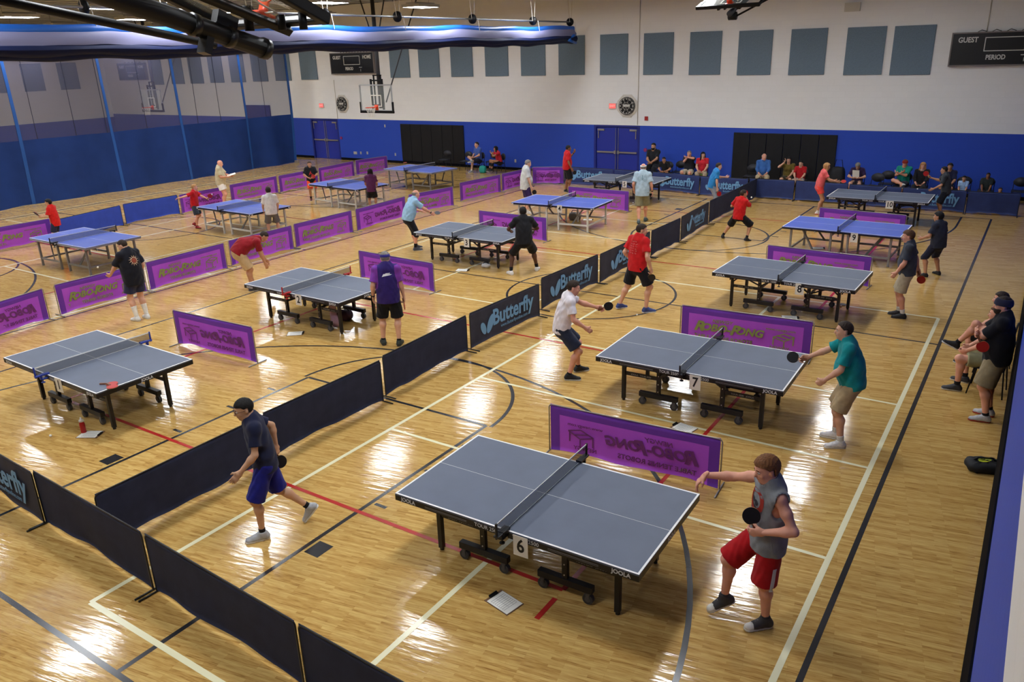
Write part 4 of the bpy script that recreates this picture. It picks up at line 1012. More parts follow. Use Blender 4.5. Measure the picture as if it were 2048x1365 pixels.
def joola(label, post_m=rimb):
    r = thing('table_tennis_table', label, 'table', (0, 0, 0), 0, 'table tennis tables in three columns')
    for s in (-1, 1):
        h = link('playing_surface', half_top(s, top_grey, rimb), r)
        b = MB(); lo, hi = sorted((s * .02, s * 1.37)); xm = (lo + hi) / 2
        for y in (-1, 1): b.box((xm, y * .752, .712), (hi - lo, .021, .062))
        b.box((s * 1.36, 0, .712), (.021, 1.525, .062)); b.box((s * .03, 0, .715), (.02, 1.48, .05)); b.build('apron', rimb, h)
        for y in (-1, 1):
            rot = (pi / 2, 0, 0 if y < 0 else pi); f = y * .7635
            put_text('JOOLA', .06, ltr, h, (s * 1.2, f, .712), rot, bold=.03, space=1.0)
            put_text('TOUR 2500', .058, ltr, h, (s * .22, f, .712), rot, bold=.005)
            st = MB(); st.box((s * .72, f, .716), (.52, .001, .007)); st.box((s * .72, f, .702), (.52, .001, .004)); st.build('stripe', mat('stripe_grey', (110, 110, 114), .5), h)
        put_text('JOOLA', .06, ltr, h, (s * 1.3715, .0, .712), (pi / 2, 0, s * pi / 2), bold=.03)
        # end panel under the end of the table, with its upper edge bowed
        e = MB(); N = 12; pr = [(-.47 + .94 * k / N, .56 + .10 * (1 - ((k - N / 2) / (N / 2)) ** 4) * 0 + .0) for k in range(N + 1)]
        V1 = [(s * 1.1, y, .685 - .02 * abs(y)) for y, _ in pr] + [(s * 1.1, y, .56 + .05 * (1 - (y / .47) ** 2)) for y, _ in reversed(pr)]
        n = len(V1); e.add(V1 + [(x - s * .02, y, z) for x, y, z in V1], [tuple(range(n)), tuple(range(2 * n - 1, n - 1, -1))] + [(i, n + i, n + (i + 1) % n, (i + 1) % n) for i in range(n)])
        eo = e.build('end_panel', rimb, r); put_text('JOOLA', .055, mat('letter_dim', (150, 152, 156), .5), eo, (s * 1.1015, -.0, .64), (pi / 2, 0, s * pi / 2), bold=.03)
        for y in (-1, 1):
            l = MB(); l.box((s * 1.04, y * .46, .36), (.055, .055, .66)); l.cyl((s * 1.04, y * .46, 0), (s * 1.04, y * .46, .035), .024, 12); l.build('leg', steelk, r, bevel=.004)
            t = MB(); t.box((s * .48, y * .46, .42), (.06, .05, .56)); t.box((s * .48, y * .46, .17), (.6, .07, .075))
            t.beam((s * .48, y * .46, .5), (s * .18, y * .46, .69), .03, .03); t.build('undercarriage', steelk, r, bevel=.003); MB().beam((s * 1.04, y * .46, .52), (s * .86, y * .46, .68), .025, .025).build('brace', steelk, r)
            for x in (s * .23, s * .73):
                c = MB(); c.box((x, y * .46, .125), (.05, .06, .02), 0); c.box((x, y * .46 + .027, .085), (.035, .006, .08), 0); c.box((x, y * .46 - .027, .085), (.035, .006, .08), 0)
                c.cyl((x, y * .46 - .022, .056), (x, y * .46 + .022, .056), .056, 18, 1); c.cyl((x, y * .46 - .024, .056), (x, y * .46 + .024, .056), .03, 10, 0); c.build('caster', [castr, mat('caster_tyre', (58, 58, 60), .5)], r)
            k = MB(); k.box((s * .76, y * .46, .45), (.56, .022, .055)); ko = k.build('side_rail', steelk, r)
            put_text('TOUR 2500   JOOLA' if s > 0 else 'JOOLA   TOUR 2500', .036, mat('letter_dim', (150, 152, 156)), ko, (s * .76, y * .4725, .45), (pi / 2, 0, 0 if y < 0 else pi), bold=.005)
            rv = MB()
            for z in (.25, .37, .5, .6): rv.cyl((s * .48, y * .484, z), (s * .48, y * .491, z), .008, 8)
            rv.build('bolt', mat('bolt_silver', (190, 190, 192), .3, metal=.7), r)
        x = MB(); x.box((s * .48, 0, .45), (.03, .9, .04)); x.beam((s * .48, -.3, .45), (s * 1.0, -.38, .69), .025, .025); x.beam((s * .48, .3, .45), (s * 1.0, .38, .69), .025, .025); x.build('cross_bar', steelk, r)
    net_parts(r, rimb, post_m); return r
def club(label, legm, edgem, curved):
    r = thing('table_tennis_table', label, 'table', (0, 0, 0), 0, 'table tennis tables in three columns')
    for s in (-1, 1):
        h = link('playing_surface', half_top(s, top_blue, rimb), r); b = MB(); lo, hi = sorted((s * .02, s * 1.37)); xm = (lo + hi) / 2
        for y in (-1, 1): b.box((xm, y * .752, .722), (hi - lo, .021, .04))
        b.box((s * 1.36, 0, .722), (.021, 1.525, .04)); b.build('apron', edgem, h)
        if curved:
            for y in (-1, 1):
                N = 14; P = []; 
                for k in range(N + 1): P.append((s * (.12 + 1.2 * k / N), y * .74, .715))
                for k in range(N, -1, -1): P.append((s * (.12 + 1.2 * k / N), y * .74, .66 + .035 * sin(pi * k / N)))
                n = len(P); c = MB().add(P + [(a, q - y * .02, z) for a, q, z in P], [tuple(range(n)), tuple(range(2 * n - 1, n - 1, -1))] + [(i, n + i, n + (i + 1) % n, (i + 1) % n) for i in range(n)]); c.build('curved_rail', legm, h)
            m = MB()
            for y in (-1, 1): m.box((s * 1.33, y * .7635, .722), (.06, .002, .028)); m.box((s * 1.3715, y * .7, .722), (.002, .06, .028))
            m.build('corner_badge', tl_white, h)
        for x in (.2, 1.16):
            for y in (-1, 1):
                l = MB(); l.beam((s * x, y * .66, .01), (s * x, y * .66, .7), .05, .05); l.box((s * x, y * .66, .012), (.056, .056, .024)); l.build('leg', legm, r, bevel=.004)
        for y in (-1, 1): MB().box((s * .68, y * .66, .2), (.92, .03, .05)).build('low_rail', legm, r)
        MB().box((s * 1.16, 0, .2), (.03, 1.28, .045)).build('cross_bar', legm, r); MB().box((s * .2, 0, .62), (.03, 1.28, .04)).build('cross_bar', legm, r)
        for y in (-1, 1): MB().beam((s * .62, y * .6, .2), (s * .95, y * .45, .69), .03, .045).build('brace', mat('brace_grey', (120, 118, 116), .45, metal=.3), r)
    net_parts(r, rimb); return r
whl = mat('leg_white', (205, 204, 198), .4); gyl = mat('leg_grey', (134, 132, 130), .4, metal=.2); edg = mat('edge_grey', (150, 150, 156), .4)
def place(o, x, y, a=0): o.location = (x, y, 0); o.rotation_euler = (0, 0, R(a)); return o
def recopy(o, label):
    c = copy_tree(o); c['label'] = label; return c
bluep = mat('clamp_blue', (36, 58, 150), .4); redp = mat('clamp_red', (178, 28, 30), .4)
j6 = place(joola('grey-blue table tennis table on black wheeled frame numbered 6, nearest in the right column'), -3.70, 6.00, 1.2)
place(recopy(j6, 'grey-blue table tennis table on black wheeled frame numbered 7, beside the man in teal polo'), -3.72, 10.51, 1.1)
place(recopy(j6, 'grey-blue table tennis table on black wheeled frame numbered 8, third in the right column'), -3.83, 15.77, -1.2)
place(recopy(j6, 'grey-blue table tennis table on black frame numbered 10, farthest in the right column'), -3.85, 25.52, 0)
place(recopy(j6, 'grey-blue table tennis table on black wheeled frame numbered 3, under the player in black tee'), -11.98, 16.1, 1.2)
place(recopy(j6, 'grey-blue table tennis table on black frame numbered 5, in front of the blue barrier lettering'), -12.25, 25.75, .6)
place(joola('grey-blue table tennis table with blue net clamps and a red bat lying on it', bluep), -11.80, 5.87, -1.2)
place(joola('grey-blue table tennis table with red net clamps numbered 2', redp), -11.88, 10.60, -.7)
c4 = place(club('bright blue table tennis table on white square legs numbered 4', whl, rimb, True), -12.1, 20.9, 3.2)
place(recopy(c4, 'bright blue table tennis table on white legs, the boy in white tee at its end'), -20.92, 15.95, -2)
place(recopy(c4, 'bright blue table tennis table on white legs, the long-haired girl at its end'), -21.1, 20.8, -6)
c9 = place(club('bright blue table tennis table on grey square legs numbered 9', gyl, rimb, False), -3.81, 20.72, -1.3)
cl1 = place(club('bright blue table with grey rim and legs, nearest of the left column of tables', gyl, edg, False), -21.14, 10.92, .5)
place(recopy(cl1, 'unused bright blue table with grey rim by the far wall, red bats on it'), -21.25, 25.1, -4.3)
# number cards hung on the table edges
card_m = mat('card_white', (226, 222, 212), .7); ink = mat('ink_black', (26, 25, 26), .6)
def card(n, px, py, yface, what):
    p = aty(px, py, yface); r = thing('number_card', 'white card with black number %s hung on the %s table' % (n, what), 'number card', (p[0], yface, p[2]), R(2))
    MB().box((0, 0, 0), (.16 if len(n) < 2 else .2, .003, .22)).build('card', card_m, r)
    put_text(n, .2, ink, r, (0, -.003, 0), (pi / 2, 0, 0), bold=.02, xs=.85)
for n, px, py, yf, w in (('6', 1041, 1094, 5.21, 'nearest right column'), ('7', 1390, 766, 9.73, 'second right column'), ('8', 1599, 579, 15.0, 'third right column'), ('9', 1708, 476, 19.94, 'blue right column'), ('10', 1779, 410, 24.74, 'farthest right column'),
                       ('1', 118, 771, 5.09, 'blue-clamped'), ('2', 597, 600, 9.82, 'red-clamped'), ('3', 933, 486, 15.32, 'third middle column'), ('4', 1119, 418, 20.12, 'white-legged middle column'), ('5', 1249, 369, 24.97, 'farthest middle column')):
    card(n, px, py, yf, w)
# ================================================================ barriers
navy = mat('barrier_navy', (42, 47, 68), .75, spec=.2, noise=.15, nscale=5, bump=.2, bscale=300); blk_f = mat('barrier_black', (56, 58, 72), .75, spec=.2, noise=.15, nscale=5, bump=.2, bscale=300); dkblue = mat('barrier_darkblue', (42, 56, 106), .6, spec=.3, noise=.15, nscale=4)
pur_c = mat('barrier_purple', (194, 98, 226), .7, spec=.2, noise=.06, nscale=4, trans=.35); pur_b = mat('barrier_purple_hem', (106, 54, 162), .7, spec=.2, noise=.06, nscale=4); royal = mat('barrier_royal', (56, 82, 190), .65, spec=.25, noise=.1, nscale=4, trans=.15)
bf_l = mat('print_skyblue', (108, 158, 204), .6); nw_f = mat('print_olive', (130, 140, 74), .6); nw_b = mat('print_plum', (104, 40, 112), .6); tub_k = mat('tube_black', (26, 26, 28), .4, spec=.4); tub_g = mat('tube_grey', (150, 144, 140), .35, metal=.4)
def ellipse(b, cx, cy, rx, ry, ang, z=0, n=20, tip=1.0):
    P = []
    for k in range(n):
        t = 2 * pi * k / n; x, y = rx * cos(t), ry * sin(t) * (1 - .18 * cos(t) * tip); P.append((cx + x * cos(ang) - y * sin(ang), cy + x * sin(ang) + y * cos(ang)))
    b.slab(P, z, z + .001)
LEAF = None
def leaf_mesh():
    global LEAF
    if LEAF is None:
        b = MB(); ellipse(b, -.125, -.04, .13, .07, R(114), tip=-.5); ellipse(b, .085, .0, .19, .085, R(60), tip=-.4); LEAF = b.mesh('emblem', bf_l)
    return LEAF
NEWG = {}
def newgy_mesh(m):
    if m.name not in NEWG:
        b = MB()  # a little table tennis table outline
        for x0, y0, x1, y1 in ((-.16, .02, .02, .1), (.02, .1, .2, .06), (.2, .06, .03, -.03), (.03, -.03, -.16, .02), (-.15, .01, -.15, -.12), (.03, -.04, .03, -.16), (.18, .04, .18, -.09), (-.09, .055, .11, .015)):
            b.beam((x0, y0, 0), (x1, y1, 0), .018, .0012)
        NEWG[m.name] = b.mesh('emblem', m)
    return NEWG[m.name]
def barrier(label, P0, P1, kind, side=1, seed=0, h=.70, grp='barriers around the courts', feet=True):
    """stands from P0 to P1 (floor points); the printed face looks to the right hand of P0->P1 if side > 0"""
    P0 = V(P0[0], P0[1]); P1 = V(P1[0], P1[1]); d = P1 - P0; L = np.linalg.norm(d); ang = math.atan2(d[1], d[0]); c = (P0 + P1) / 2
    r = thing('court_barrier', label, 'barrier', (c[0], c[1], 0), ang if side > 0 else ang + pi, grp)
    rg = random.Random(seed + 11); pur = kind == 'purple'
    a1, a2, a3 = rg.uniform(.004, .012), rg.uniform(0, 6), rg.uniform(.003, .008); x0 = .015 if not pur else .03
    W = L / 2 - x0
    def fn(o):
        def g(u, v):
            x = -W + 2 * W * u; edge = sin(pi * u)
            zb = .025 + (.03 + a1 * sin(9 * u + a2) + a3 * sin(23 * u + a2 * 2)) * min(1, edge * 2.2)
            z = zb + (h - zb - .012 * edge * (1.5 if pur else .6)) * v
            y = (.02 * sin(5 * u + a2) * (1 - v) + .012 * sin(11 * u + a2 * 3 + 2 * v)) * edge * (1.2 - v) + .016 * edge * (1 - v) * sin(a2)
            return (x, y + o, z)
        return g
    def mf(u, v):
        if not pur: return 0
        x = min(u, 1 - u) * 2 * W
        return 1 if (v > .80 or x < .14) else 0
    fab = {'purple': [pur_c, pur_b], 'royal': [royal], 'navy': [navy], 'print': [blk_f], 'blue': [dkblue], 'blueprint': [dkblue]}[kind]
    nu, nv = 34, 10
    b = MB(); b.grid(fn(-.0025), nu, nv, 0, mf); q = MB(); q.grid(fn(.0025), nu, nv, 0, mf)
    b.f = list(b.f); o = len(b.v); b.v += q.v; b.f += [tuple(i + o for i in f[::-1]) for f in q.f]; b.m += q.m
    n1 = nv + 1; E = [i * n1 for i in range(nu + 1)], [i * n1 + nv for i in range(nu + 1)]
    for row in E:
        for i, j in zip(row[:-1], row[1:]): b.f.append((i, j, j + o, i + o)); b.m.append(1 if pur and row is E[1] else 0)
    fo = b.build('fabric', fab, r, True)
    yo = lambda x, z, s: fn(s * .0035)(min(1, max(0, (x + W) / (2 * W))), min(1, max(0, (z - .04) / (h - .05))))[1]
    if kind in ('print', 'blueprint'):
        for s, rz in ((-1, 0),):
            k = min(1, L / 2.2); xc = -.0
            def pr(nm, me, x, z):
                e = link(nm, me, fo); e.location = (x, yo(x, z, -1) - .0145, z); e.rotation_euler = (pi / 2, 0, 0); return e
            pr('emblem', leaf_mesh(), -.62 * k, .34).scale = (k, k, 1)
            pr('lettering', text_mesh('Butterfly', .42, bf_l, bold=.028, xs=.9 * k), .2 * k, .41); pr('lettering', text_mesh('www.Butterflyonline.com', .095, bf_l, bold=.008, xs=.9 * k), .22 * k, .205)
    if pur:
        for s, m in ((-1, nw_f), (1, nw_b)):
            def pr(nm, me, x, z):
                e = link(nm, me, fo); e.location = (x, yo(x, z, s) + s * .0135, z); e.rotation_euler = (pi / 2, 0, 0); return e
            k = L / 2.3
            pr('lettering', text_mesh('NEWGY', .085, m, bold=.02, shear=.2, xs=1.15), -.38 * k, .475)
            pr('lettering', text_mesh('R', .25, m, bold=.045, shear=.35, xs=1.1), -.8 * k, .345); pr('lettering', text_mesh('OBO-', .185, m, bold=.04, shear=.25, xs=1.1), -.49 * k, .345)
            pr('lettering', text_mesh('P', .25, m, bold=.045, shear=.35, xs=1.1), -.17 * k, .345); pr('lettering', text_mesh('ONG', .185, m, bold=.04, shear=.25, xs=1.1), .09 * k, .345)
            pr('lettering', text_mesh('TABLE TENNIS ROBOTS', .092, m, bold=.025, xs=1.05), -.35 * k, .17)
            pr('emblem', newgy_mesh(m), .66 * k, .31); pr('lettering', text_mesh('www.newgy.com', .06, m, bold=.015, xs=1.2), .62 * k, .47); pr('lettering', text_mesh('NEWGY', .075, m, bold=.015, xs=1.2), .62 * k, .14)
    tm = tub_g if pur else tub_k; t = MB(); rr = .05; e = L / 2 - .008
    pts = [(-e, 0, .02), (-e, 0, h - .06)] + [(-e + rr - rr * cos(a), 0, h - .06 + rr * sin(a)) for a in np.linspace(.3, pi / 2, 4)] + [(e - rr + rr * sin(a), 0, h - .06 + rr * cos(a)) for a in np.linspace(0, 1.27, 4)] + [(e, 0, h - .06), (e, 0, .02)]
    t.tube(pts, .0095, 6); t.build('frame', tm, r, True)
    for s in (-1, 1):
        f = MB(); f.tube([(s * e, -.2, .012), (s * e, .2, .012)], .0105, 6); f.build('foot', tm, r, True)
    return r
T = lambda px, py: at(px, py, .69)
def row(lst): 
    for i, (lb_, a, b_, kind, side) in enumerate(lst): barrier(lb_, T(*a), T(*b_), kind, side, seed=hash(lb_) % 97 if False else i * 7 + len(lb_))
row([
 ('plain navy barrier, nearest of the central row, behind the player in navy tee', (187, 992), (520, 834), 'navy', 1),
 ('plain navy barrier, second of the central row, right of the player in navy tee', (524, 828), (760, 721), 'navy', 1),
 ('plain navy barrier, third of the central row, before the first lettered one', (764, 713), (932, 631), 'navy', 1),
 ('black barrier with sky-blue lettering, left of the player in white tee', (938, 628), (1078, 568), 'print', 1),
 ('black barrier with sky-blue lettering, behind the head of the player in white tee', (1082, 557), (1196, 509), 'print', 1),
 ('black barrier with sky-blue lettering, behind the player in red tee', (1200, 509), (1300, 463), 'print', 1),
 ('plain black barrier in the central row beyond the player in red tee', (1303, 462), (1361, 436), 'navy', 1),
 ('black barrier with dim blue lettering, farthest lettered one of the central row', (1363, 434), (1418, 404), 'print', 1),
 ('plain black barrier of the central row left of the lunging boy', (1420, 402), (1478, 376), 'navy', 1),
 ('plain black barrier ending the central row at the far corner', (1479, 375), (1520, 355), 'navy', 1),
 ('black barrier with cut-off blue lettering at the left edge, front row', (-90, 857), (62, 946), 'print', 1),
 ('plain black barrier of the front row, second from the left edge', (65, 942), (282, 1066), 'navy', 1),
 ('plain black barrier of the front row, largest and just below the walking player', (288, 1068), (590, 1245), 'navy', 1),
 ('plain black barrier at the bottom edge, last of the front row', (595, 1248), (960, 1452), 'navy', 1),
])
def prow(lst, grp):
    for i, (lb_, a, b_, kind, side) in enumerate(lst): barrier(lb_, T(*a), T(*b_), kind, side, seed=i * 5 + len(lb_) * 3, grp=grp)
prow([
 ('purple barrier with mirrored print cut by the left edge, near the blue-clamped table', (-130, 643), (86, 577), 'purple', -1),
 ('purple barrier with olive lettering, left of the man with sunburst tee', (106, 571), (285, 527), 'purple', 1),
 ('purple barrier with olive lettering, right of the man with sunburst tee', (289, 526), (448, 486), 'purple', 1),
 ('purple barrier behind the bending man in maroon polo', (455, 482), (583, 451), 'purple', 1),
 ('purple barrier with olive lettering, right of the bending man', (586, 449), (703, 421), 'purple', 1),
 ('purple barrier with mirrored print, left of the man in light blue polo', (710, 419), (810, 393), 'purple', -1),
 ('purple barrier with olive lettering behind the man in light blue polo', (816, 390), (906, 373), 'purple', 1),
 ('purple barrier with bright olive lettering, right of the gap in the long row', (918.6, 366), (1001, 349), 'purple', 1),
 ('purple barrier behind the man in light grey tee', (1003, 348), (1062, 335), 'purple', -1),
 ('purple barrier set crosswise between the light grey tee and the red polo', (1064, 334.5), (1128, 334), 'purple', -1),
], 'purple barriers of the long middle row')
prow([
 ('purple barrier at the far left edge beside the blue table', (-78, 468), (100, 437), 'purple', 1),
 ('plain blue barrier behind the child in red at far left', (106, 441), (240, 411), 'royal', 1),
 ('plain blue barrier between the other blue one and the boy in red', (245, 409), (354, 390), 'royal', 1),
 ('purple barrier with mirrored print behind the boy in red with a raised bat', (357, 390), (448, 373), 'purple', -1),
 ('purple barrier with olive lettering, right of the man in white shorts', (458, 370), (553, 352), 'purple', 1),
 ('purple barrier behind the boy in black tee and orange shorts', (556, 352), (634, 337), 'purple', 1),
 ('purple barrier with olive lettering, right of the boy in orange shorts', (636, 336.5), (707, 322), 'purple', 1),
 ('purple barrier ending the left row, nearest the far wall', (710, 321), (774, 312), 'purple', 1),
], 'barriers of the left row')
prow([
 ('purple barrier with mirrored print between the blue-clamped and red-clamped tables', (344, 620), (505, 655), 'purple', -1),
 ('purple barrier with mirrored print behind the man in the purple jersey', (716, 501), (867, 527), 'purple', -1),
 ('purple barrier with mirrored print behind the player in black tee', (956.6, 421), (1094, 436), 'purple', -1),
 ('purple barrier with olive print right of table 4', (1136, 373), (1259, 383), 'purple', 1),
 ('purple barrier with mirrored print behind table 6, largest of all', (1097, 808), (1447, 880), 'purple', -1),
 ('purple barrier with big olive lettering behind table 7', (1361.7, 610), (1630, 644.6), 'purple', 1),
 ('purple barrier with olive print behind table 8', (1534, 490), (1746.6, 514.6), 'purple', 1),
 ('purple barrier behind table 9, in front of table 10', (1638, 415), (1815, 431), 'purple', 1),
], 'purple barriers between tables')
prow([
 ('dark blue barrier with blue lettering behind table 5, beside the man in red polo', (1122, 333), (1227, 339), 'blueprint', 1),
 ('plain stretch of dark blue barrier behind the man with white headband', (1228, 339), (1304, 344), 'blue', 1),
 ('dark blue barrier with blue lettering, right of the man with white headband', (1305, 344), (1400, 352), 'blueprint', 1),
 ('dark blue barrier with blue lettering behind the player in bright blue tee', (1401, 352.5), (1497, 358), 'blueprint', 1),
 ('plain dark blue barrier in front of the seated man in blue shirt', (1499, 357), (1590, 361), 'blue', 1),
 ('plain dark blue barrier behind the woman in pink', (1592, 361.3), (1697, 368), 'blue', 1),
 ('plain dark blue barrier behind the left part of table 10', (1699, 368.5), (1804, 375), 'blue', 1),
 ('dark blue barrier with blue lettering behind the player at the right of table 10', (1806, 375), (1935, 382), 'blueprint', 1),
 ('plain dark blue barrier at the right end of the far row', (1937, 382.5), (2043, 388), 'blue', 1),
], 'dark barriers of the far row')
# ================================================================ people at the tables
WH = (214, 212, 206); BK = (26, 26, 30); KH = (172, 152, 118); GY = (120, 120, 122)
def pp(label, px, rel, H, res, **g):
    return person(label, px, rel, H, res, g)
# player walking in the near court
f = pp('person in navy t-shirt and royal blue shorts walking left past the near navy barriers', (548, 1066), 88, 1.72, 0, skin='asian', hair='short', hairc='black', hairline=.06, glasses=True, w=.92, mus=.92,
       pel=(0, -.02, .94), lean=(9, 0, 4), head=(8, 12), handL=(-.24, .24, .96), handR=(.24, -.16, .98), poleR=(.6, -1, 0), thL=(.2, 1, .2), curlR=70, thR=(.2, -.3, -1), footL=(-.09, .12, .09), footR=(.09, -.42, .20), fpR=48, fyL=4, fyR=-6,
       top_c=(34, 38, 64), sleeve=.66, slw=.07, hem=.1, loose=.022, bot_c=(34, 36, 128), short=.98, legflare=1.2, shoe_c=(176, 178, 182), sole_c=(232, 232, 230), sock_c=BK, sock=.06, lace_c=(230, 230, 230))
bat('table tennis bat held behind the hip of the player in navy t-shirt', f, 0, (26, 26, 30), dirv=(-.1, -.25, -1), nrmv=(1, .2, 0), flip=-1)
# red-shorts player
f = pp('person in grey sleeveless top and red shorts at the right end of table 6', (1512, 1244), 112, 1.77, 0, skin='pink', hair='full', hairc='ginger', w=.95,
       pel=(-.04, -.02, .97), lean=(3, -3, 4), head=(2, 14), handR=(.34, .45, 1.36), poleR=(.5, -.5, -.4), hbR=(0, .1, -1.3), thR=(-1, .2, 0), handL=(-.25, .11, 1.13), poleL=(-.7, -1, .05), thL=(.25, .4, 1), curlL=48, curlR=30,
       footL=(-.08, -.05, .09), fyL=8, footR=(.12, .27, .20), fpR=22, fyR=2, kneeR=(.12, 1, .1),
       top_c=(128, 130, 134), sleeve=0, hem=.12, flare=.014, loose=.026, wr=.003, toe_c=(222, 218, 208), bot_c=(172, 22, 28), short=.98, legflare=1.22, shoe_c=(62, 60, 62), sole_c=(222, 218, 208), sock_c=(60, 58, 60), sock=.05, lace_c=(235, 232, 226), shoetop=.14)
bat('black table tennis bat held upright by the player in red shorts', f, 1, (26, 26, 30), dirv=(.25, .2, .85), nrmv=(-.75, .3, .5))
o = text_mesh('O', .3, mat('print_red', (196, 70, 56), .7), bold=.02); decal(f, o, f.shirt, f.chest + .02 * f.up, f.rt, f.up, -f.fw, 'print', f.shirt_ob)
b = MB(); ellipse(b, -.02, .0, .03, .022, .4); ellipse(b, .03, .01, .03, .02, 1.0); ellipse(b, .0, -.04, .035, .012, .1); decal(f, b.mesh('print', mat('print_dark', (40, 38, 44), .7)), f.shirt, f.chest + .02 * f.up, f.rt, f.up, -f.fw, 'print', f.shirt_ob)
b = MB(); b.quad((-.02, -.16, 0), (.02, -.16, 0), (.02, .1, 0), (-.02, .1, 0)); sd = -f.pr
b2 = MB(); b2.grid(lambda u, v: (-.018 + .036 * u, -.14 + .24 * v, 0), 2, 12)
decal(f, b2.mesh('stripe', mat('stripe_white', (216, 214, 212), .7)), f.bottoms, (f.hip[1] + f.kn[1]) / 2 - .02 * f.pf - V(0, 0, .1), f.pf, nrm(f.hip[1] - f.kn[1]), f.pr, 'side_stripe', f.bot_ob)
# teal polo
f = pp('person in teal polo shirt and khaki shorts at the right end of table 7', (1679, 887), 93, 1.75, 0, skin='light', hair='short', hairc='dark', hairline=.085, w=1.12, belly=.05,
       pel=(0, -.06, .94), lean=(15, 0, 4), head=(0, 4), handR=(.24, .56, 1.06), poleR=(.6, -.6, -.6), thR=(-.2, .3, 1), curlR=68, handL=(-.2, .28, .96), poleL=(-.6, -1, 0), thL=(0, .5, .8), curlL=70,
       footL=(-.13, .0, .09), fyL=14, footR=(.13, .06, .09), fyR=-8, kneeL=(-.1, 1, 0),
       top_c=(24, 138, 142), collar=(24, 138, 142), sleeve=.75, slw=.08, hem=.1, loose=.022, bot_c=KH, short=.95, legflare=1.15, shoe_c=(214, 212, 210), sole_c=(225, 225, 222), sock_c=WH, sock=.09, lace_c=(120, 120, 130))
bat('black table tennis bat stretched toward table 7 by the man in teal polo', f, 0, (26, 26, 30), dirv=(.1, 1, .1), nrmv=(-.9, .1, .35))
# white tee
f = pp('person in white t-shirt and dark shorts crouching left of table 7', (1140, 752), -82, 1.76, 0, skin='pink', hair='short', hairc='dark', w=.98,
       pel=(0, -.13, .86), lean=(16, 0, 2), head=(-6, 12), handL=(-.20, .50, 1.08), poleL=(-.6, -.4, -1), thL=(.2, .4, 1), curlL=64, handR=(.24, .22, .90), poleR=(.5, -1, 0), thR=(-.2, .6, .4), curlR=40,
       footR=(.16, -.04, .09), fyR=-12, footL=(-.16, .16, .09), fyL=14, top_c=(236, 229, 236), sleeve=.68, slw=.072, hem=.09, loose=.02, bot_c=(46, 52, 72), short=.84, legflare=1.18, shoe_c=(30, 30, 34), sole_c=(200, 200, 200), lace_c=(110, 110, 116), sock_c=BK, sock=.04)
bat('brown table tennis bat held out by the player in white tee', f, 1, (26, 26, 30), dirv=(.1, .9, .35), nrmv=(.9, .15, .0))
# red tee
f = pp('person in red t-shirt and black shorts striding beside the lettered barriers', (1272, 624), -38, 1.85, 0, skin='light', hair='short', hairc='dark', w=.98,
       pel=(0, 0, .93), lean=(5, 0, -6), head=(-34, 8), handR=(.30, .02, .92), poleR=(.5, -1, 0), curlR=66, thR=(-.1, 1, .1), handL=(-.25, .12, .98), footL=(-.36, -.06, .09), fyL=-10, fpL=6, footR=(.16, .10, .09), fyR=-42,
       top_c=(196, 30, 34), sleeve=.72, slw=.075, hem=.1, loose=.024, bot_c=(26, 27, 34), short=.86, legflare=1.18, shoe_c=(48, 66, 124), sole_c=(226, 226, 226), lace_c=(230, 230, 232))
bat('black table tennis bat hanging from the right hand of the player in red tee', f, 0, (26, 26, 30), dirv=(.1, .25, -1), nrmv=(.6, -.8, 0))
b = MB(); rg = random.Random(4); b.box((0, .1, 0), (.11, .012, .0006))
for k in range(5):
    for q in (-1, 0, 1):
        for e in range(3): b.box((q * .062 + (e - 1) * .013 + rg.uniform(-.003, .003), .055 - .042 * k + rg.uniform(-.007, .007), 0), (rg.uniform(.006, .012), rg.uniform(.008, .02), .0006))
decal(f, b.mesh('print', mat('print_pale', (226, 150, 146), .7)), f.shirt, f.chest + .02 * f.up, f.rt, f.up, f.fw, 'print', f.shirt_ob)
# dark polo, hand in pocket
f = pp('person in dark grey polo and khaki shorts standing at the right end of table 8', (1799, 634), 88, 1.72, 0, skin='pink', hair='full', hairc='brown', w=1.03, belly=.02,
       pel=(0, -.02, .95), lean=(3, 0, 0), head=(4, 8), handL=(-.19, .16, .93), poleL=(-.7, -1, .2), curlL=40, handR=(.24, -.2, .92), curlR=60, footL=(-.09, -.05, .09), fyL=6, footR=(.09, .03, .09), fyR=-4,
       top_c=(62, 66, 76), collar=(62, 66, 76), sleeve=.78, slw=.078, hem=.08, loose=.022, bot_c=(178, 166, 142), short=.93, legflare=1.15, shoe_c=(34, 34, 38), sole_c=(60, 60, 64), sock_c=WH, sock=.1)
bat('red table tennis bat behind the hip of the man in dark grey polo', f, 0, (176, 28, 26), dirv=(0, -.5, -1), nrmv=(-1, 0, 0))
# boy at table 9
f = pp('person, a boy in dark t-shirt and long dark shorts behind the end of table 9', (1864, 552), 52, 1.5, 1, skin='tan', hair='full', hairc='black', w=1.12, hs=1.1,
       pel=(0, -.04, .90), lean=(8, 0, 6), head=(12, 6), handL=(-.26, .26, 1.0), handR=(.25, .28, 1.06), footL=(-.24, .02, .09), fyL=30, footR=(.22, 0, .09), fyR=-10, top_c=(48, 52, 66), sleeve=.8, slw=.085, hem=.12, loose=.03, bot_c=(36, 38, 54), short=1.1, legw=.11, legflare=1.2, shoe_c=(28, 28, 32), sole_c=(40, 40, 44))
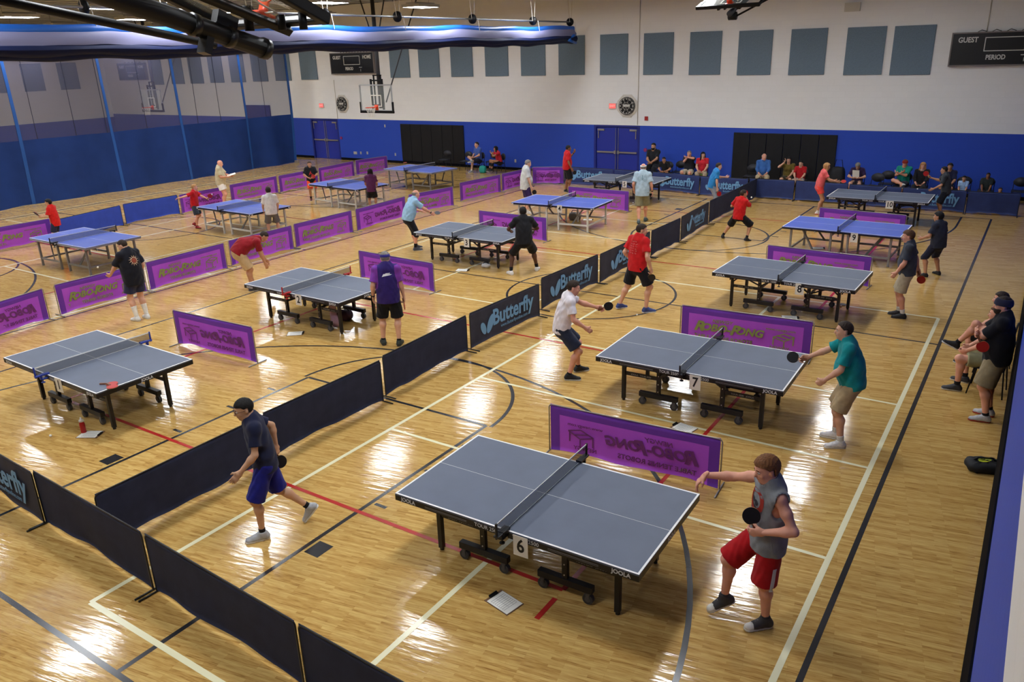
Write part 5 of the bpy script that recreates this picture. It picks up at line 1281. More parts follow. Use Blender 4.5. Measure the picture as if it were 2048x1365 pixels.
# purple jersey
f = pp('person in purple jersey and black shorts with a blue headband, seen from behind', (785, 690), -4, 1.78, 0, skin='light', hair='short', hairc='grey', w=1.05,
       pel=(0, 0, .95), lean=(4, 0, 0), head=(6, 14), band=(52, 46, 130), bandw=.024, handR=(.27, .06, .90), handL=(-.27, .03, .93), watch=1, curlR=60, footL=(-.16, .05, .09), fyL=14, footR=(.13, -.05, .09), fyR=-14,
       top_c=(50, 36, 104), sleeve=.8, slw=.082, hem=.13, loose=.028, sleeve_c=(124, 60, 160), bot_c=(24, 24, 28), short=.93, legflare=1.2, shoe_c=(42, 50, 46), sole_c=(50, 50, 52), lace_c=(196, 206, 170), sock_c=BK, sock=.04)
decal(f, (lambda b: (b.grid(lambda u, v: (-.075 + .15 * u + .03 * v, -.028 + .05 * v + .04 * u * (1 - v) - .015 * u * u, 0), 10, 2, 0), b.grid(lambda u, v: (-.01 + .08 * u, .02 + .012 * v + .006 * u, 0), 6, 1), b)[-1])(MB()).mesh('emblem', mat('print_white', (230, 228, 232), .6)), f.shirt, f.chest + .05 * f.up, f.rt, f.up, f.fw, 'print', f.shirt_ob)
bat('red table tennis bat in the right hand of the man in the purple jersey', f, 0, (176, 28, 26), dirv=(.1, .4, -1), nrmv=(1, 0, 0))
# maroon polo bending
f = pp('person in maroon polo and khaki shorts bending down behind the red-clamped table', (505, 580), -84, 1.78, 1, skin='tan', hair='crop', hairc='dark', w=1.08,
       pel=(0, -.18, .93), lean=(72, 0, 0), stiff=.9, head=(0, 50), handR=(.14, .36, .56), handL=(-.14, .44, .52), poleR=(.6, -.6, 0), poleL=(-.6, -.6, 0), thR=(-.3, 1, .2), thL=(.3, 1, .2), footR=(.12, -.02, .09), footL=(-.12, .06, .09),
       top_c=(140, 30, 38), collar=(140, 30, 38), sleeve=.75, slw=.075, hem=.06, loose=.022, bot_c=(196, 168, 126), short=.93, legflare=1.15, shoe_c=(60, 60, 64))
# sunburst tee
f = pp('person in black t-shirt with a sunburst on the back and tall white socks', (284, 640), 30, 1.74, 1, skin='light', hair='crop', hairc='dark', w=1.08, belly=.02,
       pel=(0, 0, .95), lean=(6, 0, 6), head=(24, 24), handL=(-.28, .36, 1.0), poleL=(-.6, -1, -.3), hbL=(0, .4, .2), thL=(-.6, .2, .8), curlL=18, handR=(.25, .14, .95), footL=(-.1, 0, .09), fyL=6, footR=(.11, -.03, .09), fyR=-10,
       top_c=(28, 29, 38), sleeve=.85, slw=.085, hem=.17, loose=.032, bot_c=(44, 48, 76), short=.72, legflare=1.2, shoe_c=(216, 216, 214), sole_c=(226, 226, 224), sock_c=(232, 232, 228), sock=.24)
sb = MB(); 
for k in range(12):
    a = k * pi / 6; q = lambda r_, t: (r_ * cos(a + t), r_ * sin(a + t), 0)
    sb.add([q(.055, -.2), q(.055, .2), q(.115, .28)], [(0, 1, 2)], 0)
for k in range(16):
    a0, a1 = k * pi / 8, (k + 1) * pi / 8; sb.add([(0, 0, 0), (.048 * cos(a0), .048 * sin(a0), 0), (.048 * cos(a1), .048 * sin(a1), 0)], [(0, 1, 2)], 1)
decal(f, sb.mesh('sunburst', [mat('sun_peach', (232, 196, 160), .7), mat('sun_rust', (150, 66, 44), .7)]), f.shirt, f.chest + .0 * f.up, f.rt, f.up, f.fw, 'print', f.shirt_ob)
ball('white ball just tossed by the man with the sunburst tee', to_world(f, (-.36, .62, 1.16)))
# light blue polo
f = pp('person in light blue polo and cropped black trousers at the left of table 3', (829, 500), -72, 1.74, 1, skin='pink', hair='fringe', hairc='grey', w=1.1, belly=.03,
       pel=(0, -.12, .93), lean=(27, 0, 4), head=(0, 6), handR=(.22, .52, 1.0), poleR=(.5, -.6, -.5), thR=(-.2, .4, 1), curlR=64, watch=0, handL=(-.2, .36, 1.02), curlL=50, footR=(.12, .0, .09), footL=(-.12, .1, .09), fyR=-20,
       top_c=(150, 188, 216), collar=(150, 188, 216), sleeve=.75, slw=.08, hem=.08, loose=.024, bot_c=(28, 28, 36), short=1.3, legw=.1, shoe_c=(60, 64, 78), sole_c=(226, 226, 226), sock_c=BK, sock=.12)
bat('black table tennis bat reaching over table 3 by the man in light blue polo', f, 0, (26, 26, 30), dirv=(-.1, 1, .1), nrmv=(.5, -.3, .9))
# black tee wide stance
f = pp('person in all black in a wide stance at the right of table 3', (1048, 546), 8, 1.76, 1, skin='dark', hair='short', hairc='black', w=1.02,
       pel=(0, -.14, .84), lean=(16, 2, 0), head=(2, 4), handR=(.27, .26, 1.0), handL=(-.28, .24, 1.0), poleR=(.7, -1, 0), poleL=(-.7, -1, 0), footL=(-.33, -.1, .09), fyL=22, footR=(.34, .12, .09), fyR=-24,
       top_c=(30, 30, 34), sleeve=.75, slw=.08, hem=.1, loose=.022, bot_c=(26, 26, 30), short=.93, legflare=1.2, shoe_c=(222, 222, 224), sole_c=(232, 232, 232), sock_c=BK, sock=.1, lace_c=(60, 60, 64))
decal(f, MB().grid(lambda u, v: (-.02 + .04 * u, -.16 + .3 * v, 0), 2, 12).mesh('stripe', mat('print_red', (196, 70, 56))), f.bottoms, (f.hip[1] + f.kn[1]) / 2, f.pf, nrm(f.hip[1] - f.kn[1]), f.pr, 'side_stripe', f.bot_ob)
# light grey tee
f = pp('person in light grey t-shirt and dark purple shorts left of table 4', (1052, 428), -78, 1.8, 2, skin='light', hair='short', hairc='grey', w=1.12, belly=.05, pel=(0, 0, .95), lean=(5, 0, 0), head=(0, 18), handR=(.25, .14, .9), curlR=60, handL=(-.24, .1, .92),
       top_c=(202, 204, 202), sleeve=.8, slw=.085, hem=.15, loose=.028, bot_c=(56, 40, 90), short=.9, legflare=1.15, shoe_c=(210, 210, 210), sock_c=WH)
bat('dark table tennis bat held low by the man in light grey tee', f, 0, (26, 26, 30), dirv=(0, .6, -.8), nrmv=(1, 0, 0))
# red polo waving
f = pp('person in red polo and black shorts with one hand raised, left of table 5', (1134, 385), -74, 1.78, 2, skin='brown', hair='crop', hairc='black', w=1.06, belly=.02, pel=(0, 0, .95), lean=(3, 0, 0), head=(0, 4), handL=(-.24, .34, 1.42), poleL=(-.5, -.2, -1), watch=1, curlL=50, hbL=(0, 0, .7), handR=(.26, .1, .92), curlR=60,
       top_c=(196, 32, 40), collar=(196, 32, 40), sleeve=.78, slw=.08, hem=.1, loose=.024, bot_c=(26, 26, 30), short=.98, legflare=1.2, shoe_c=(40, 40, 44))
bat('dark table tennis bat hanging from the hand of the man in red polo', f, 0, (26, 26, 30), dirv=(0, .7, -.7), nrmv=(1, 0, 0))
# headband, pale blue tee
f = pp('person in pale blue t-shirt and khaki shorts with a white headband walking away', (1283, 446), -6, 1.82, 1, skin='pink', hair='fringe', hairc='grey', w=1.05, band=(228, 226, 222), bandw=.013, pel=(0, 0, .95), lean=(5, 0, 0), head=(0, 6), watch=0, handR=(.28, .08, .92), handL=(-.26, .1, .96), footL=(-.07, -.14, .09), footR=(.09, .22, .09),
       top_c=(172, 194, 208), sleeve=.78, slw=.085, hem=.14, loose=.028, bot_c=(134, 128, 100), short=.96, legw=.112, legflare=1.2, shoe_c=(66, 82, 84), sole_c=(50, 52, 54), sock_c=(150, 150, 150), sock=.05)
b = MB(); [b.tube([(o_ * .075 + r_ * cos(t), r_ * 1.3 * sin(t), 0) for t in np.linspace(0, 2 * pi, 17)[:-1]], .004, 4, closed=True) for o_, r_ in ((-1, .055), (-1, .03), (1, .055), (1, .03))]; b.beam((0, -.04, 0), (0, .1, 0), .02, .004); decal(f, b.mesh('print', mat('print_teal', (110, 140, 152), .7)), f.shirt, f.chest + .02 * f.up, f.rt, f.up, f.fw, 'print', f.shirt_ob)
# bright blue tee
f = person('person in bright blue t-shirt and pale trousers right of table 5', None, 0, 1.62, 2, dict(skin='light', hair='short', hairc='dark', w=1.0, pel=(0, -.08, .93), lean=(17, 0, 0), head=(0, 8), handR=(.26, .04, .84), poleR=(.5, -1, 0), curlR=60, handL=(-.22, .42, 1.16), curlL=60, footR=(.12, -.05, .09), footL=(-.12, .12, .09),
       top_c=(48, 130, 196), sleeve=.78, slw=.08, hem=.1, loose=.024, bot_c=(150, 158, 172), short=1.9, shoe_c=(190, 190, 190)), yx=(-8.75, 24.95))
f.ang = math.atan2(24.95, -8.75) + R(-76) - pi / 2; f.root.rotation_euler = (0, 0, f.ang)
bat('red table tennis bat held low by the player in bright blue tee', f, 0, (196, 40, 36), dirv=(0, .5, -.9), nrmv=(1, .1, .1))
# lunging boy
f = pp('person, a boy in red shirt and black shorts lunging beside the dark barrier corner', (1471, 480), -30, 1.52, 1, skin='tan', hair='short', hairc='dark', hs=1.08, w=1.0, pel=(.06, 0, .80), lean=(4, 6, -10), head=(-20, 4), handR=(.14, .3, 1.25), poleR=(.8, -.2, -.9), thR=(0, 0, 1), curlR=60, handL=(-.2, .28, 1.05), footL=(-.44, -.04, .10), fyL=20, fpL=20, footR=(.36, .05, .10), fyR=-30, fpR=15,
       top_c=(198, 30, 32), sleeve=.8, slw=.08, hem=.12, loose=.026, bot_c=(22, 22, 26), short=1.02, legflare=1.25, shoe_c=(34, 34, 38), sole_c=(60, 60, 64), sock_c=BK, sock=.08)
bat('red table tennis bat raised before the face of the lunging boy', f, 0, (196, 40, 36), dirv=(-.1, .1, 1), nrmv=(.9, -.4, 0))
ball('white ball in the air in front of the lunging boy', aty(1503, 395, 20.4))
# woman in pink
f = pp('person in pink shirt and coral shorts at the left end of table 10', (1637, 428), -80, 1.62, 2, skin='tan', hair='bob', hairc='blond', w=1.0, bust=True, pel=(0, -.06, .94), lean=(14, 0, 0), head=(0, 8), handR=(.2, .44, 1.12), curlR=60, handL=(-.18, .42, 1.1), footR=(.1, -.06, .09), footL=(-.1, .08, .09),
       top_c=(232, 104, 104), sleeve=.6, slw=.068, hem=.1, loose=.016, bot_c=(240, 78, 70), short=.5, legflare=1.1, shoe_c=(226, 216, 212), sole_c=(220, 60, 60), sock_c=WH, sock=.05)
bat('red table tennis bat held flat by the woman in pink', f, 0, (190, 36, 34), dirv=(0, 1, .1), nrmv=(.5, 0, .9))
# dark player right of table 10
f = pp('person in dark grey t-shirt behind the right end of table 10', (1880, 437), 84, 1.58, 2, skin='tan', hair='short', hairc='black', w=1.0, pel=(0, -.05, .93), lean=(12, 0, 0), head=(0, 6), handR=(.22, .46, 1.28), poleR=(.5, -.5, -.8), curlR=60, handL=(-.24, .3, 1.0), top_c=(60, 64, 70), sleeve=.8, slw=.08, hem=.1, loose=.025, bot_c=(34, 36, 46), short=.95, shoe_c=(40, 40, 44))
bat('red table tennis bat reaching over the right end of table 10', f, 0, (170, 36, 34), dirv=(0, .8, .6), nrmv=(-1, .1, 0))
ball('white ball over the right half of table 10', aty(1835, 378, 25.6))
# children on the left court
f = pp('person, a child in red shirt with black hair at the far left blue table', (122, 492), 62, 1.42, 2, skin='asian', hair='full', hairc='black', hs=1.1, pel=(0, 0, .94), lean=(6, 0, 0), head=(10, 8), handL=(-.22, .34, 1.14), handR=(.1, .36, 1.14), curlL=60, top_c=(206, 34, 30), sleeve=.8, slw=.08, hem=.18, loose=.028, bot_c=(40, 44, 70), short=.9, shoe_c=(60, 60, 64))
bat('black table tennis bat held by the child in red at far left', f, 1, (26, 26, 30), dirv=(-.3, .6, .8), nrmv=(-.7, .7, 0))
f = pp('person, a boy in red shirt swinging a bat at a white-legged blue table', (397, 456), -122, 1.42, 2, skin='pink', hair='short', hairc='blond', hs=1.1, w=.95, pel=(0, 0, .94), lean=(6, -4, 10), head=(20, 4), handL=(-.12, .58, 1.12), poleL=(-.4, 0, -1), curlL=60, handR=(.52, -.28, 1.30), poleR=(.3, -.3, -1), footR=(.12, .02, .09), footL=(-.14, -.22, .16), fpL=30,
       top_c=(188, 26, 32), sleeve=.8, slw=.08, hem=.12, loose=.026, bot_c=(54, 60, 72), short=.86, legflare=1.2, shoe_c=(150, 34, 40), sole_c=(60, 30, 30), sock_c=BK, sock=.04)
bat('red table tennis bat swung by the boy in red shirt', f, 1, (190, 36, 34), dirv=(0, .7, .7), nrmv=(.7, .6, 0)); ball('white ball at the bat of the boy in red shirt', to_world(f, (.06, .86, 1.36)))
f = person('person, a boy in white t-shirt and grey shorts seen from behind at a white-legged table', None, 4, 1.53, 2, yx=(-19.2, 15.62), g=dict(skin='light', hair='short', hairc='dark', hs=1.1, pel=(0, -.04, .93), lean=(5, 0, 0), head=(0, 4), handL=(-.24, .2, .95), handR=(.25, .16, .94), footL=(-.17, 0, .09), footR=(.2, .02, .09), top_c=(240, 238, 236), sleeve=.8, slw=.085, hem=.12, loose=.03, bot_c=(112, 110, 112), short=.95, legflare=1.25, shoe_c=(120, 120, 124)))
f = pp('person in beige polo and white shorts holding papers behind the left row of barriers', (449, 416), -104, 1.76, 2, skin='pink', hair='none', w=1.12, belly=.04, pel=(0, 0, .95), lean=(3, 0, 0), head=(0, 16), handR=(.12, .3, 1.14), handL=(-.1, .38, 1.14), poleR=(.7, -1, 0), poleL=(-.7, -1, 0), curlR=50, curlL=50, top_c=(198, 186, 154), collar=(198, 186, 154), sleeve=.82, slw=.085, hem=.1, loose=.026, bot_c=(240, 236, 230), short=.62, legflare=1.2, shoe_c=(200, 200, 200), sock_c=WH)
p = to_world(f, (.02, .43, 1.2)); o = MB().box((0, 0, 0), (.23, .3, .006)).build('score_sheets', mat('paper_white', (236, 234, 226), .7)); o.location = p; o.rotation_euler = (R(14), R(6), f.ang + .3); tag(o, 'white score sheets held by the man in beige polo', 'paper')
f = pp('person, a boy in black shirt and orange shorts facing us at a blue table', (627, 401), 186, 1.48, 2, skin='tan', hair='crop', hairc='dark', hs=1.1, pel=(0, 0, .95), lean=(4, 0, 0), head=(-6, 10), handL=(-.1, .26, 1.08), handR=(.14, .24, 1.06), poleR=(1, -.6, 0), poleL=(-1, -.6, 0), curlR=60, top_c=(30, 30, 34), sleeve=.8, slw=.085, hem=.14, loose=.028, bot_c=(234, 84, 42), short=.9, legflare=1.2, shoe_c=(90, 40, 36), sock_c=BK, sock=.12)
b = MB(); b.add([(-.07, -.07, 0), (-.03, -.07, 0), (.0, .03, 0), (.03, -.07, 0), (.07, -.07, 0), (0, .1, 0)], [(0, 1, 2, 5), (2, 3, 4, 5)]); b.box((0, -.1, 0), (.18, .035, .0006)); decal(f, b.mesh('print', mat('print_scarlet', (206, 52, 38), .7)), f.shirt, f.chest - .03 * f.up, f.rt, f.up, -f.fw, 'print', f.shirt_ob)
bat('red table tennis bat in the hands of the boy in orange shorts', f, 0, (206, 52, 38), dirv=(-.7, .2, .3), nrmv=(.2, 1, .2))
f = person('person, a girl with long black hair, plum shirt and black shorts seen from behind', None, -8, 1.46, 2, yx=(-19.4, 20.22), g=dict(skin='tan', hair='long', hairc='black', hlen=.34, hs=1.12, pel=(0, 0, .94), lean=(4, 0, 0), head=(0, 6), handL=(-.2, .24, .98), handR=(.22, .22, 1.0), footL=(-.12, 0, .09), footR=(.13, .02, .09), top_c=(96, 46, 88), sleeve=.75, slw=.075, hem=.13, loose=.022, bot_c=(28, 28, 32), short=.84, legflare=1.2, shoe_c=(60, 60, 64)))
# ================================================================ chairs and seated onlookers
chm = mat('chair_black', (48, 48, 54), .5, spec=.35, noise=.1, nscale=8)
def make_chair(label, seat_m=chm):
    r = thing('stacking_chair', label, 'chair', (0, 0, 0), 0, 'chairs along the walls')
    b = MB(); b.grid(lambda u, v: (-.23 + .46 * u, -.2 + .42 * v, .445 + .012 * (2 * u - 1) ** 2 - .015 * v * v), 8, 8); q = MB(); q.grid(lambda u, v: (-.23 + .46 * u, -.2 + .42 * v, .42 - .0 * v), 1, 1); b.add(q.v, [f_[::-1] for f_ in q.f]); b.box((0, .0, .43), (.44, .4, .02)); b.build('seat', seat_m, r, True)
    b = MB(); N = 20; o = [(.225 * cos(2 * pi * k / N) * (1 - .06 * abs(sin(2 * pi * k / N))), .70 + .15 * sin(2 * pi * k / N)) for k in range(N)]
    b.add([(x, -.235 - .12 * (z - .6) + .12 * x * x, z) for x, z in o] + [(x, -.21 - .12 * (z - .6) + .12 * x * x, z) for x, z in o], [tuple(range(N)), tuple(range(2 * N - 1, N - 1, -1))] + [(i, N + i, N + (i + 1) % N, (i + 1) % N) for i in range(N)]); b.build('backrest', seat_m, r, True)
    for s in (-1, 1):
        MB().tube([(s * .2, .17, .43), (s * .22, .2, .2), (s * .23, .23, 0)], .011, 6).build('leg', blk, r, True)
        MB().tube([(s * .2, -.24, .72), (s * .2, -.19, .45), (s * .225, -.24, 0)], .011, 6).build('leg', blk, r, True)
    return r
ch0 = [None]
def chair(label, x, y, ang, m=None):
    if m is not None: c = make_chair(label, m)
    elif ch0[0] is None: c = ch0[0] = make_chair(label)
    else: c = recopy(ch0[0], label)
    c.location = (x, y, 0); c.rotation_euler = (0, 0, ang); return c
def seated(label, x, y, face, H, chl, res=2, cm=None, **g):
    a = R(face) - pi / 2
    d = dict(pel=(0, -.06, .53), lean=(4, 0, 0), head=(0, 6), footR=(.13, .40, .09), footL=(-.13, .38, .09), kneeR=(.1, .2, 1), kneeL=(-.1, .2, 1), handR=(.12, .30, .62), handL=(-.12, .30, .62), poleR=(.8, -.6, -.2), poleL=(-.8, -.6, -.2), curlR=45, curlL=45, sock_c=BK, shoe_c=(50, 50, 54), stiff=.2, hem=.04)
    d.update(g)
    f = person(label, None, 0, H, res, d, yx=(x, y))
    f.ang = a; f.root.rotation_euler = (0, 0, a)
    if chl: chair(chl, x + sin(a) * .02, y - cos(a) * .02, a, cm)
    return f
D = -90
seated('person in blue t-shirt sitting with crossed legs beside the black crash pads', -21.7, 29.75, D - 22, 1.78, 'black chair under the man in blue t-shirt by the far wall', skin='light', hair='crop', hairc='dark', head=(-14, 4), top_c=(72, 98, 172), sleeve=.75, bot_c=(36, 40, 58), short=.9, footL=(-.1, .42, .09), footR=(-.18, .44, .55), kneeR=(1, .6, .5), handR=(.05, .24, .66), handL=(-.1, .26, .66), sock_c=WH, shoe_c=(150, 150, 154))
seated('person with dark hair in red top curled up on a chair near the far wall', -20.55, 29.75, D - 30, 1.6, 'black chair under the woman in red curled up', skin='tan', hair='bob', hairc='black', top_c=(196, 44, 60), sleeve=.6, bot_c=(34, 34, 38), short=1.6, lean=(14, 0, 0), handR=(-.1, .34, .95), handL=(.05, .34, .98), footR=(.1, .45, .2), footL=(-.1, .45, .2), head=(-20, 8))
seated('person with full beard in black shirt with white shoulders, right of the double doors', -13.1, 29.95, D + 4, 1.95, 'black chair under the bearded man', skin='tan', hair='short', hairc='black', beard='black', top_c=(40, 40, 44), sleeve=.75, bot_c=(36, 36, 42), short=1.8, pel=(0, -.06, .6), handR=(.04, .3, .74), handL=(-.04, .32, .74), w=1.08)
seated('person, a boy in black shirt leaning forward next to the bearded man', -12.45, 29.7, D, 1.5, 'black chair under the boy in black shirt', skin='tan', hair='crop', hairc='black', top_c=(34, 34, 38), sleeve=.7, bot_c=(40, 40, 44), lean=(26, 0, 0), head=(0, 16))
seated('person with grey hair in black shirt, hands at the chin', -11.55, 29.85, D + 6, 1.74, 'black chair under the grey-haired onlooker in black', skin='pink', hair='short', hairc='grey', top_c=(40, 40, 46), sleeve=.75, bot_c=(186, 176, 156), short=.95, handR=(-.02, .2, 1.12), handL=(0, .24, 1.08), poleR=(.8, .2, -1), w=1.05)
seated('person with long dark hair in red t-shirt on a green chair', -11.0, 29.85, D + 14, 1.7, 'lime green chair under the woman in red t-shirt', skin='light', hair='long', hairc='black', hlen=.26, bust=True, top_c=(204, 44, 56), sleeve=.65, bot_c=(176, 160, 140), short=1.6, cm=mat('chair_green', (96, 158, 60), .5), head=(22, 6))
seated('person with bald head in blue long-sleeved shirt in front of the black crash pads', -8.6, 29.7, D + 16, 1.78, 'black chair under the bald man in blue shirt', skin='pink', hair='fringe', hairc='white', w=1.14, belly=.05, top_c=(62, 104, 168), collar=(62, 104, 168), sleeve=1.7, bot_c=(182, 164, 132), short=1.7, head=(20, 6))
seated('person with dark hair in patterned blouse touching the face', -7.7, 29.75, D + 4, 1.64, 'black chair under the woman in patterned blouse', skin='light', hair='bob', hairc='black', bust=True, top_c=(104, 88, 40), sleeve=.7, bot_c=(60, 54, 40), handR=(.14, .16, 1.12), poleR=(1, .2, -1), hbR=(0, 0, .6))
seated('person, a boy in red shirt sitting before the right crash pads', -7.25, 29.7, D, 1.5, 'black chair under the boy in red before the right pads', skin='light', hair='short', hairc='black', top_c=(176, 30, 36), sleeve=.75, bot_c=(170, 160, 150), short=1.0)
f = seated('person with grey hair in dark purple shirt looking down at a white sheet', -5.3, 29.7, D, 1.62, 'black chair under the onlooker with the white sheet', skin='light', hair='full', hairc='grey', top_c=(52, 36, 70), sleeve=.75, bot_c=(50, 46, 60), lean=(16, 0, 0), head=(0, 42), handR=(.12, .34, .72), handL=(-.12, .34, .72))
o = MB().box((0, 0, 0), (.22, .006, .3)).build('score_sheets', mat('paper_white', (236, 234, 226), .7)); o.location = to_world(f, (0, .38, .86)); o.rotation_euler = (R(-20), 0, f.ang); tag(o, 'white sheet of paper on the lap of the grey-haired onlooker', 'paper')
seated('person in teal shirt and red cap with one leg crossed, right of an empty chair', -3.86, 29.75, D - 12, 1.76, 'black chair under the man in teal shirt', skin='pink', hair='short', hairc='ginger', w=1.06, top_c=(30, 138, 122), sleeve=.8, bot_c=(40, 44, 60), short=.95, band=(150, 46, 40), bandw=.045, footL=(-.1, .42, .09), footR=(-.22, .42, .52), kneeR=(1, .6, .5), sock_c=WH, head=(14, 16), handR=(-.02, .26, .9), handL=(.06, .3, .88))
seated('person with blond hair in black jacket and white scarf', -3.3, 29.7, D, 1.66, 'black chair under the blond onlooker in black jacket', skin='pink', hair='bob', hairc='blond', top_c=(34, 33, 38), sleeve=1.7, bot_c=(40, 40, 44), short=1.7, collar=(220, 216, 208), neck=.08, head=(10, 10))
seated('person with black hair in navy jersey with white stripes, third from the right corner', -2.5, 29.75, D, 1.66, 'black chair under the onlooker in navy jersey', skin='tan', hair='full', hairc='black', top_c=(38, 40, 66), sleeve=.9, bot_c=(40, 40, 50), head=(0, 4))
seated('person, a small child in pale blue top at the far right', -2.02, 29.5, D, 1.12, 'black chair under the child in pale blue', skin='tan', hair='short', hairc='black', hs=1.15, top_c=(150, 180, 220), sleeve=.8, bot_c=(60, 60, 70), pel=(0, 0, .6))
seated('person in dark green shirt with white print near the right corner', -1.37, 29.55, D, 1.3, 'black chair under the onlooker in dark green', skin='brown', hair='crop', hairc='black', top_c=(44, 50, 50), sleeve=.85, bot_c=(50, 50, 54), w=1.1, pel=(0, -.05, .6))
seated('person, a toddler whose head just shows over the barrier at far right', -.96, 29.3, D, .95, None, skin='tan', hair='crop', hairc='dark', hs=1.25, top_c=(120, 90, 60), sleeve=.8, bot_c=(60, 60, 70), pel=(0, -.05, .3), footR=(.13, .4, .05), footL=(-.13, .4, .05))
for x, y, a_, l in ((-23.75, 29.9, pi, 'empty black chair in front of the left crash pads, farther from the man in blue'), (-22.45, 29.85, pi, 'empty black chair in front of the left crash pads, next to the man in blue'), (-21.15, 30.1, pi, 'empty black chair between the man in blue and the woman in red'), (-12.05, 30.1, pi, 'empty black chair between the boy in black and the grey-haired onlooker'), (-9.15, 30.05, pi, 'empty black chair left of the bald man in blue shirt'), (-4.4, 30.0, pi, 'empty black chair left of the man in teal shirt'), (-4.65, 29.3, pi - .2, 'empty black chair tilted out before the man in teal shirt'), (-.45, 29.9, pi, 'dark empty chair in the far right corner')):
    chair(l, x, y, a_)
# bags by the wall
def bag(label, p, s, m, rot=0, accent=None):
    r = thing('sports_bag', label, 'bag', p, rot); b = MB(); b.grid(lambda u, v: (s[0] * .5 * (abs(cos(2 * pi * u)) ** .6) * (1 if cos(2 * pi * u) > 0 else -1) * (sin(pi * v) ** .35), s[1] * .5 * (abs(sin(2 * pi * u)) ** .6) * (1 if sin(2 * pi * u) > 0 else -1) * (sin(pi * v) ** .35), s[2] * (.5 - .5 * cos(pi * v)) + .01 * sin(9 * u * 6)), 24, 10)
    b.build('body', m, r, True); MB().tube([(-s[0] * .3, 0, s[2] * .95), (-s[0] * .2, 0, s[2] * 1.25), (s[0] * .2, 0, s[2] * 1.25), (s[0] * .3, 0, s[2] * .95)], .012, 6).build('handle', blk, r, True)
    if accent: o = MB(); ellipse(o, 0, 0, s[0] * .2, s[1] * .16, .3, s[2] + .004); o.build('patch', accent, r)
    return r
bagk = mat('bag_black', (24, 24, 28), .7, noise=.1, nscale=10)
bag('large black sports bag standing before the right crash pads edge', (-6.0, 29.9, 0), (.5, .4, .95), bagk)
bag('small turquoise bag on the floor before the curled-up woman', tuple(at(966, 346)), (.34, .22, .32), mat('bag_turquoise', (40, 160, 150), .6))
bag('flat black bag with a yellow patch lying by the right wall', tuple(at(1966, 940)), (.42, .3, .13), bagk, .4, mat('patch_yellow', (200, 210, 50), .6))
# right wall: standing man and the seated one behind him
f = person('person in black t-shirt, khaki shorts and bandana, arms folded, by the right wall', None, 0, 1.8, 1, dict(skin='pink', hair='short', hairc='dark', beard='dark', band=(44, 46, 66), bandw=.045, w=1.15, belly=.05, pel=(0, 0, .95), lean=(1, 0, 0), head=(10, 4), handR=(-.08, .26, 1.22), handL=(.08, .28, 1.18), poleR=(1, .3, -.8), poleL=(-1, .3, -.8), thR=(0, .2, 1), thL=(0, .2, 1), top_c=(28, 28, 33), sleeve=.85, slw=.088, hem=.12, loose=.028, bot_c=(146, 132, 104), short=.95, legw=.115, legflare=1.2, shoe_c=(176, 176, 180), sole_c=(170, 50, 46), sock_c=BK, sock=.05, footL=(-.12, 0, .09), footR=(.12, -.02, .09)), yx=(-.07, 11.95))
f.ang = R(178) - pi / 2; f.root.rotation_euler = (0, 0, f.ang)
d_ = nrm(V(.0, -.5, -.85)); n_ = nrm(V(-1, 0, .15)); n_ = nrm(n_ - d_ * (n_ @ d_)); o_ = to_world(f, (-.27, .24, 1.22))
bat_at('red table tennis bat tucked under the folded arms of the man with bandana', frame_m(o_, dir_world(f, np.cross(d_, n_)), dir_world(f, d_), dir_world(f, n_)), (206, 52, 38))
seated('person in khaki shorts sitting behind the man with bandana by the right wall', -.16, 13.0, 176, 1.8, 'folding chair behind the man with bandana', res=1, skin='pink', hair='short', hairc='brown', top_c=(40, 40, 46), sleeve=.8, bot_c=(150, 146, 112), short=.8, footR=(.2, .3, .09), footL=(-.2, .34, .09), sock_c=BK)
seated('person with a leg stretched out in black shoe, farther along the right wall', -.16, 13.95, 178, 1.76, 'chair by the right wall, farther one', res=1, skin='pink', hair='short', hairc='dark', top_c=(36, 36, 42), sleeve=.8, bot_c=(38, 40, 48), short=.9, footL=(-.15, .5, .42), footR=(.1, .34, .09), fpL=-25, shoe_c=(30, 30, 34), sole_c=(220, 220, 220), sock_c=BK)
# ================================================================ things lying about
board_m = mat('clipboard_brown', (112, 82, 60), .5); paper = mat('paper_white', (236, 234, 226), .7); rule = mat('paper_ruled', (150, 150, 152), .7)
def clipboard(label, px, py, ang):
    p = at(px, py); r = thing('clipboard', label, 'clipboard', (p[0], p[1], .0), R(ang)); MB().box((0, 0, .004), (.23, .32, .005)).build('board', board_m, r)
    s = MB(); s.box((0, -.01, .008), (.216, .28, .002)); so = s.build('sheet', paper, r); q = MB()
    for k in range(8): q.box((0, .09 - .026 * k, .0093), (.17, .004, .0006))
    for x in (-.085, -.02, .04, .085): q.box((x, 0, .0093), (.002, .19, .0006))
    q.build('ruled_lines', rule, so); k = MB(); k.box((0, .148, .016), (.1, .03, .014)); k.cyl((-.05, .158, .024), (.05, .158, .024), .007, 8); k.build('clip', blk, r)
for l, px, py, a in (('white clipboard on the floor in front of table 6', 1008, 1206, 78), ('white clipboard on the floor in front of table 7, behind the largest purple barrier', 1368, 857, 78), ('white clipboard on the floor in front of the red-clamped table', 591, 668, -50), ('white clipboard on the floor below table 3', 925, 541, -70), ('white clipboard under the blue grey-legged table 9', 1636, 497, -70), ('white clipboard lying under the white-legged table 4', 1176, 440, -70), ('pale clipboard beside the red bottle by the blue-clamped table', 181, 870, -60), ('white clipboard behind the purple barrier, in front of table 8', 1580, 636, -70)): clipboard(l, px, py, a)
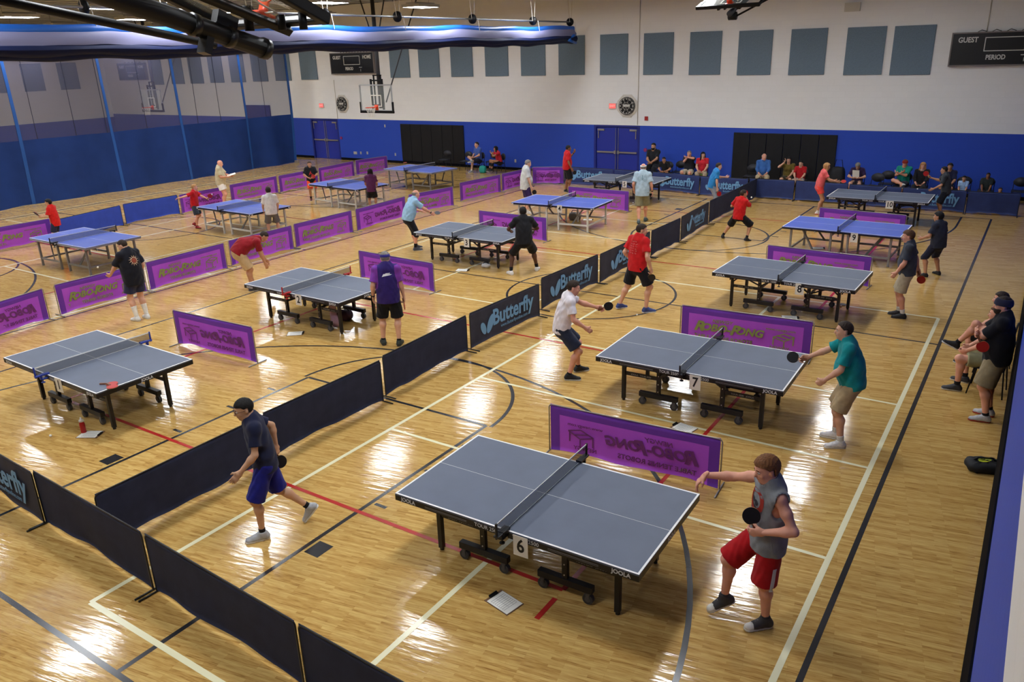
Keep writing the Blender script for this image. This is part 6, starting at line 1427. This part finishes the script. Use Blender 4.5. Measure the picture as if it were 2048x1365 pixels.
# bat lying on the first table, and others
def flat_bat(label, x, y, z, a, col=(176, 28, 26)): bat_at(label, Matrix.Translation((x, y, z)) @ Matrix.Rotation(R(a), 4, 'Z'), col)
p = at(206, 768, .77); flat_bat('red bat lying on the blue-clamped table', p[0], p[1], .7685, -60); b2_ = at(208, 771, .78); flat_bat('second bat under the red one on the blue-clamped table', b2_[0] + .03, b2_[1] + .05, .7755 if False else .7815, -100)
p = at(808, 326, .77); flat_bat('red bat on the far end of the blue table by the wall', p[0], p[1], .7685, 20); p = at(893, 334, .77); flat_bat('red bat on the right end of the blue table by the wall', p[0], p[1], .7685, 100)
p = at(1648, 655); flat_bat('dark blue bat lying on the floor under the end of table 8', *at(1682, 614)[:2], .009, 0, (26, 26, 30))
# bottle, balls, towel, bags under tables
p = at(168, 866); r = thing('water_bottle', 'red drinks bottle standing by the blue-clamped table', 'bottle', (p[0], p[1], 0))
b = MB()
def lathe(b, prof, n=18, mi=0):
    b.add([(r_ * cos(2 * pi * k / n), r_ * sin(2 * pi * k / n), z) for r_, z in prof for k in range(n)], [(i * n + k, i * n + (k + 1) % n, (i + 1) * n + (k + 1) % n, (i + 1) * n + k) for i in range(len(prof) - 1) for k in range(n)] + [tuple(range(n - 1, -1, -1))], mi); return b
lathe(b, [(.034, .0), (.038, .01), (.038, .15), (.03, .17), (.03, .18)]); b.build('body', mat('bottle_red', (170, 26, 30), .35), r, True)
lathe(MB(), [(.034, .18), (.034, .2), (.03, .21), (.012, .22), (.012, .245), (.0, .25)]).build('cap', mat('bottle_cap', (225, 222, 218), .4), r, True)
ball('white ball on the floor left of the red bottle', at(101, 872, .02)); ball('white ball on the court circle by the striding player in red', at(1274, 630, .02)); ball('white ball on the floor left of the man with white headband', at(1266, 406, .02)); 
ball('white ball at the foot of table 7', at(1372, 842, .02)) if False else None
p = at(668, 655); t = MB(); t.grid(lambda u, v: (-.1 + .2 * u + .01 * sin(v * 9), .03 * sin(u * 7 + v * 3), .52 * v), 10, 12); q = MB(); q.grid(lambda u, v: (-.1 + .2 * u + .01 * sin(v * 9), .03 * sin(u * 7 + v * 3) + .012, .52 * v), 10, 12); t.add(q.v, [f_[::-1] for f_ in q.f]); o = t.build('towel', mat('towel_pink', (196, 160, 186), .95, sheen=.3), None, True); o.location = (p[0], p[1], .02); tag(o, 'pale pink towel hanging under the red-clamped table', 'towel')
bag('small dark bag on the floor under the red-clamped table', tuple(at(690, 640)), (.34, .26, .2), mat('bag_plum', (70, 44, 60), .7), .4)
bag('clear plastic bag by the wheel of table 3', tuple(at(972, 535)), (.22, .18, .1), mat('bag_clear', (190, 190, 190), .3), .2); bag('grey bag under table 4', tuple(at(1150, 440)), (.4, .26, .24), mat('bag_grey', (120, 116, 110), .7), .3)
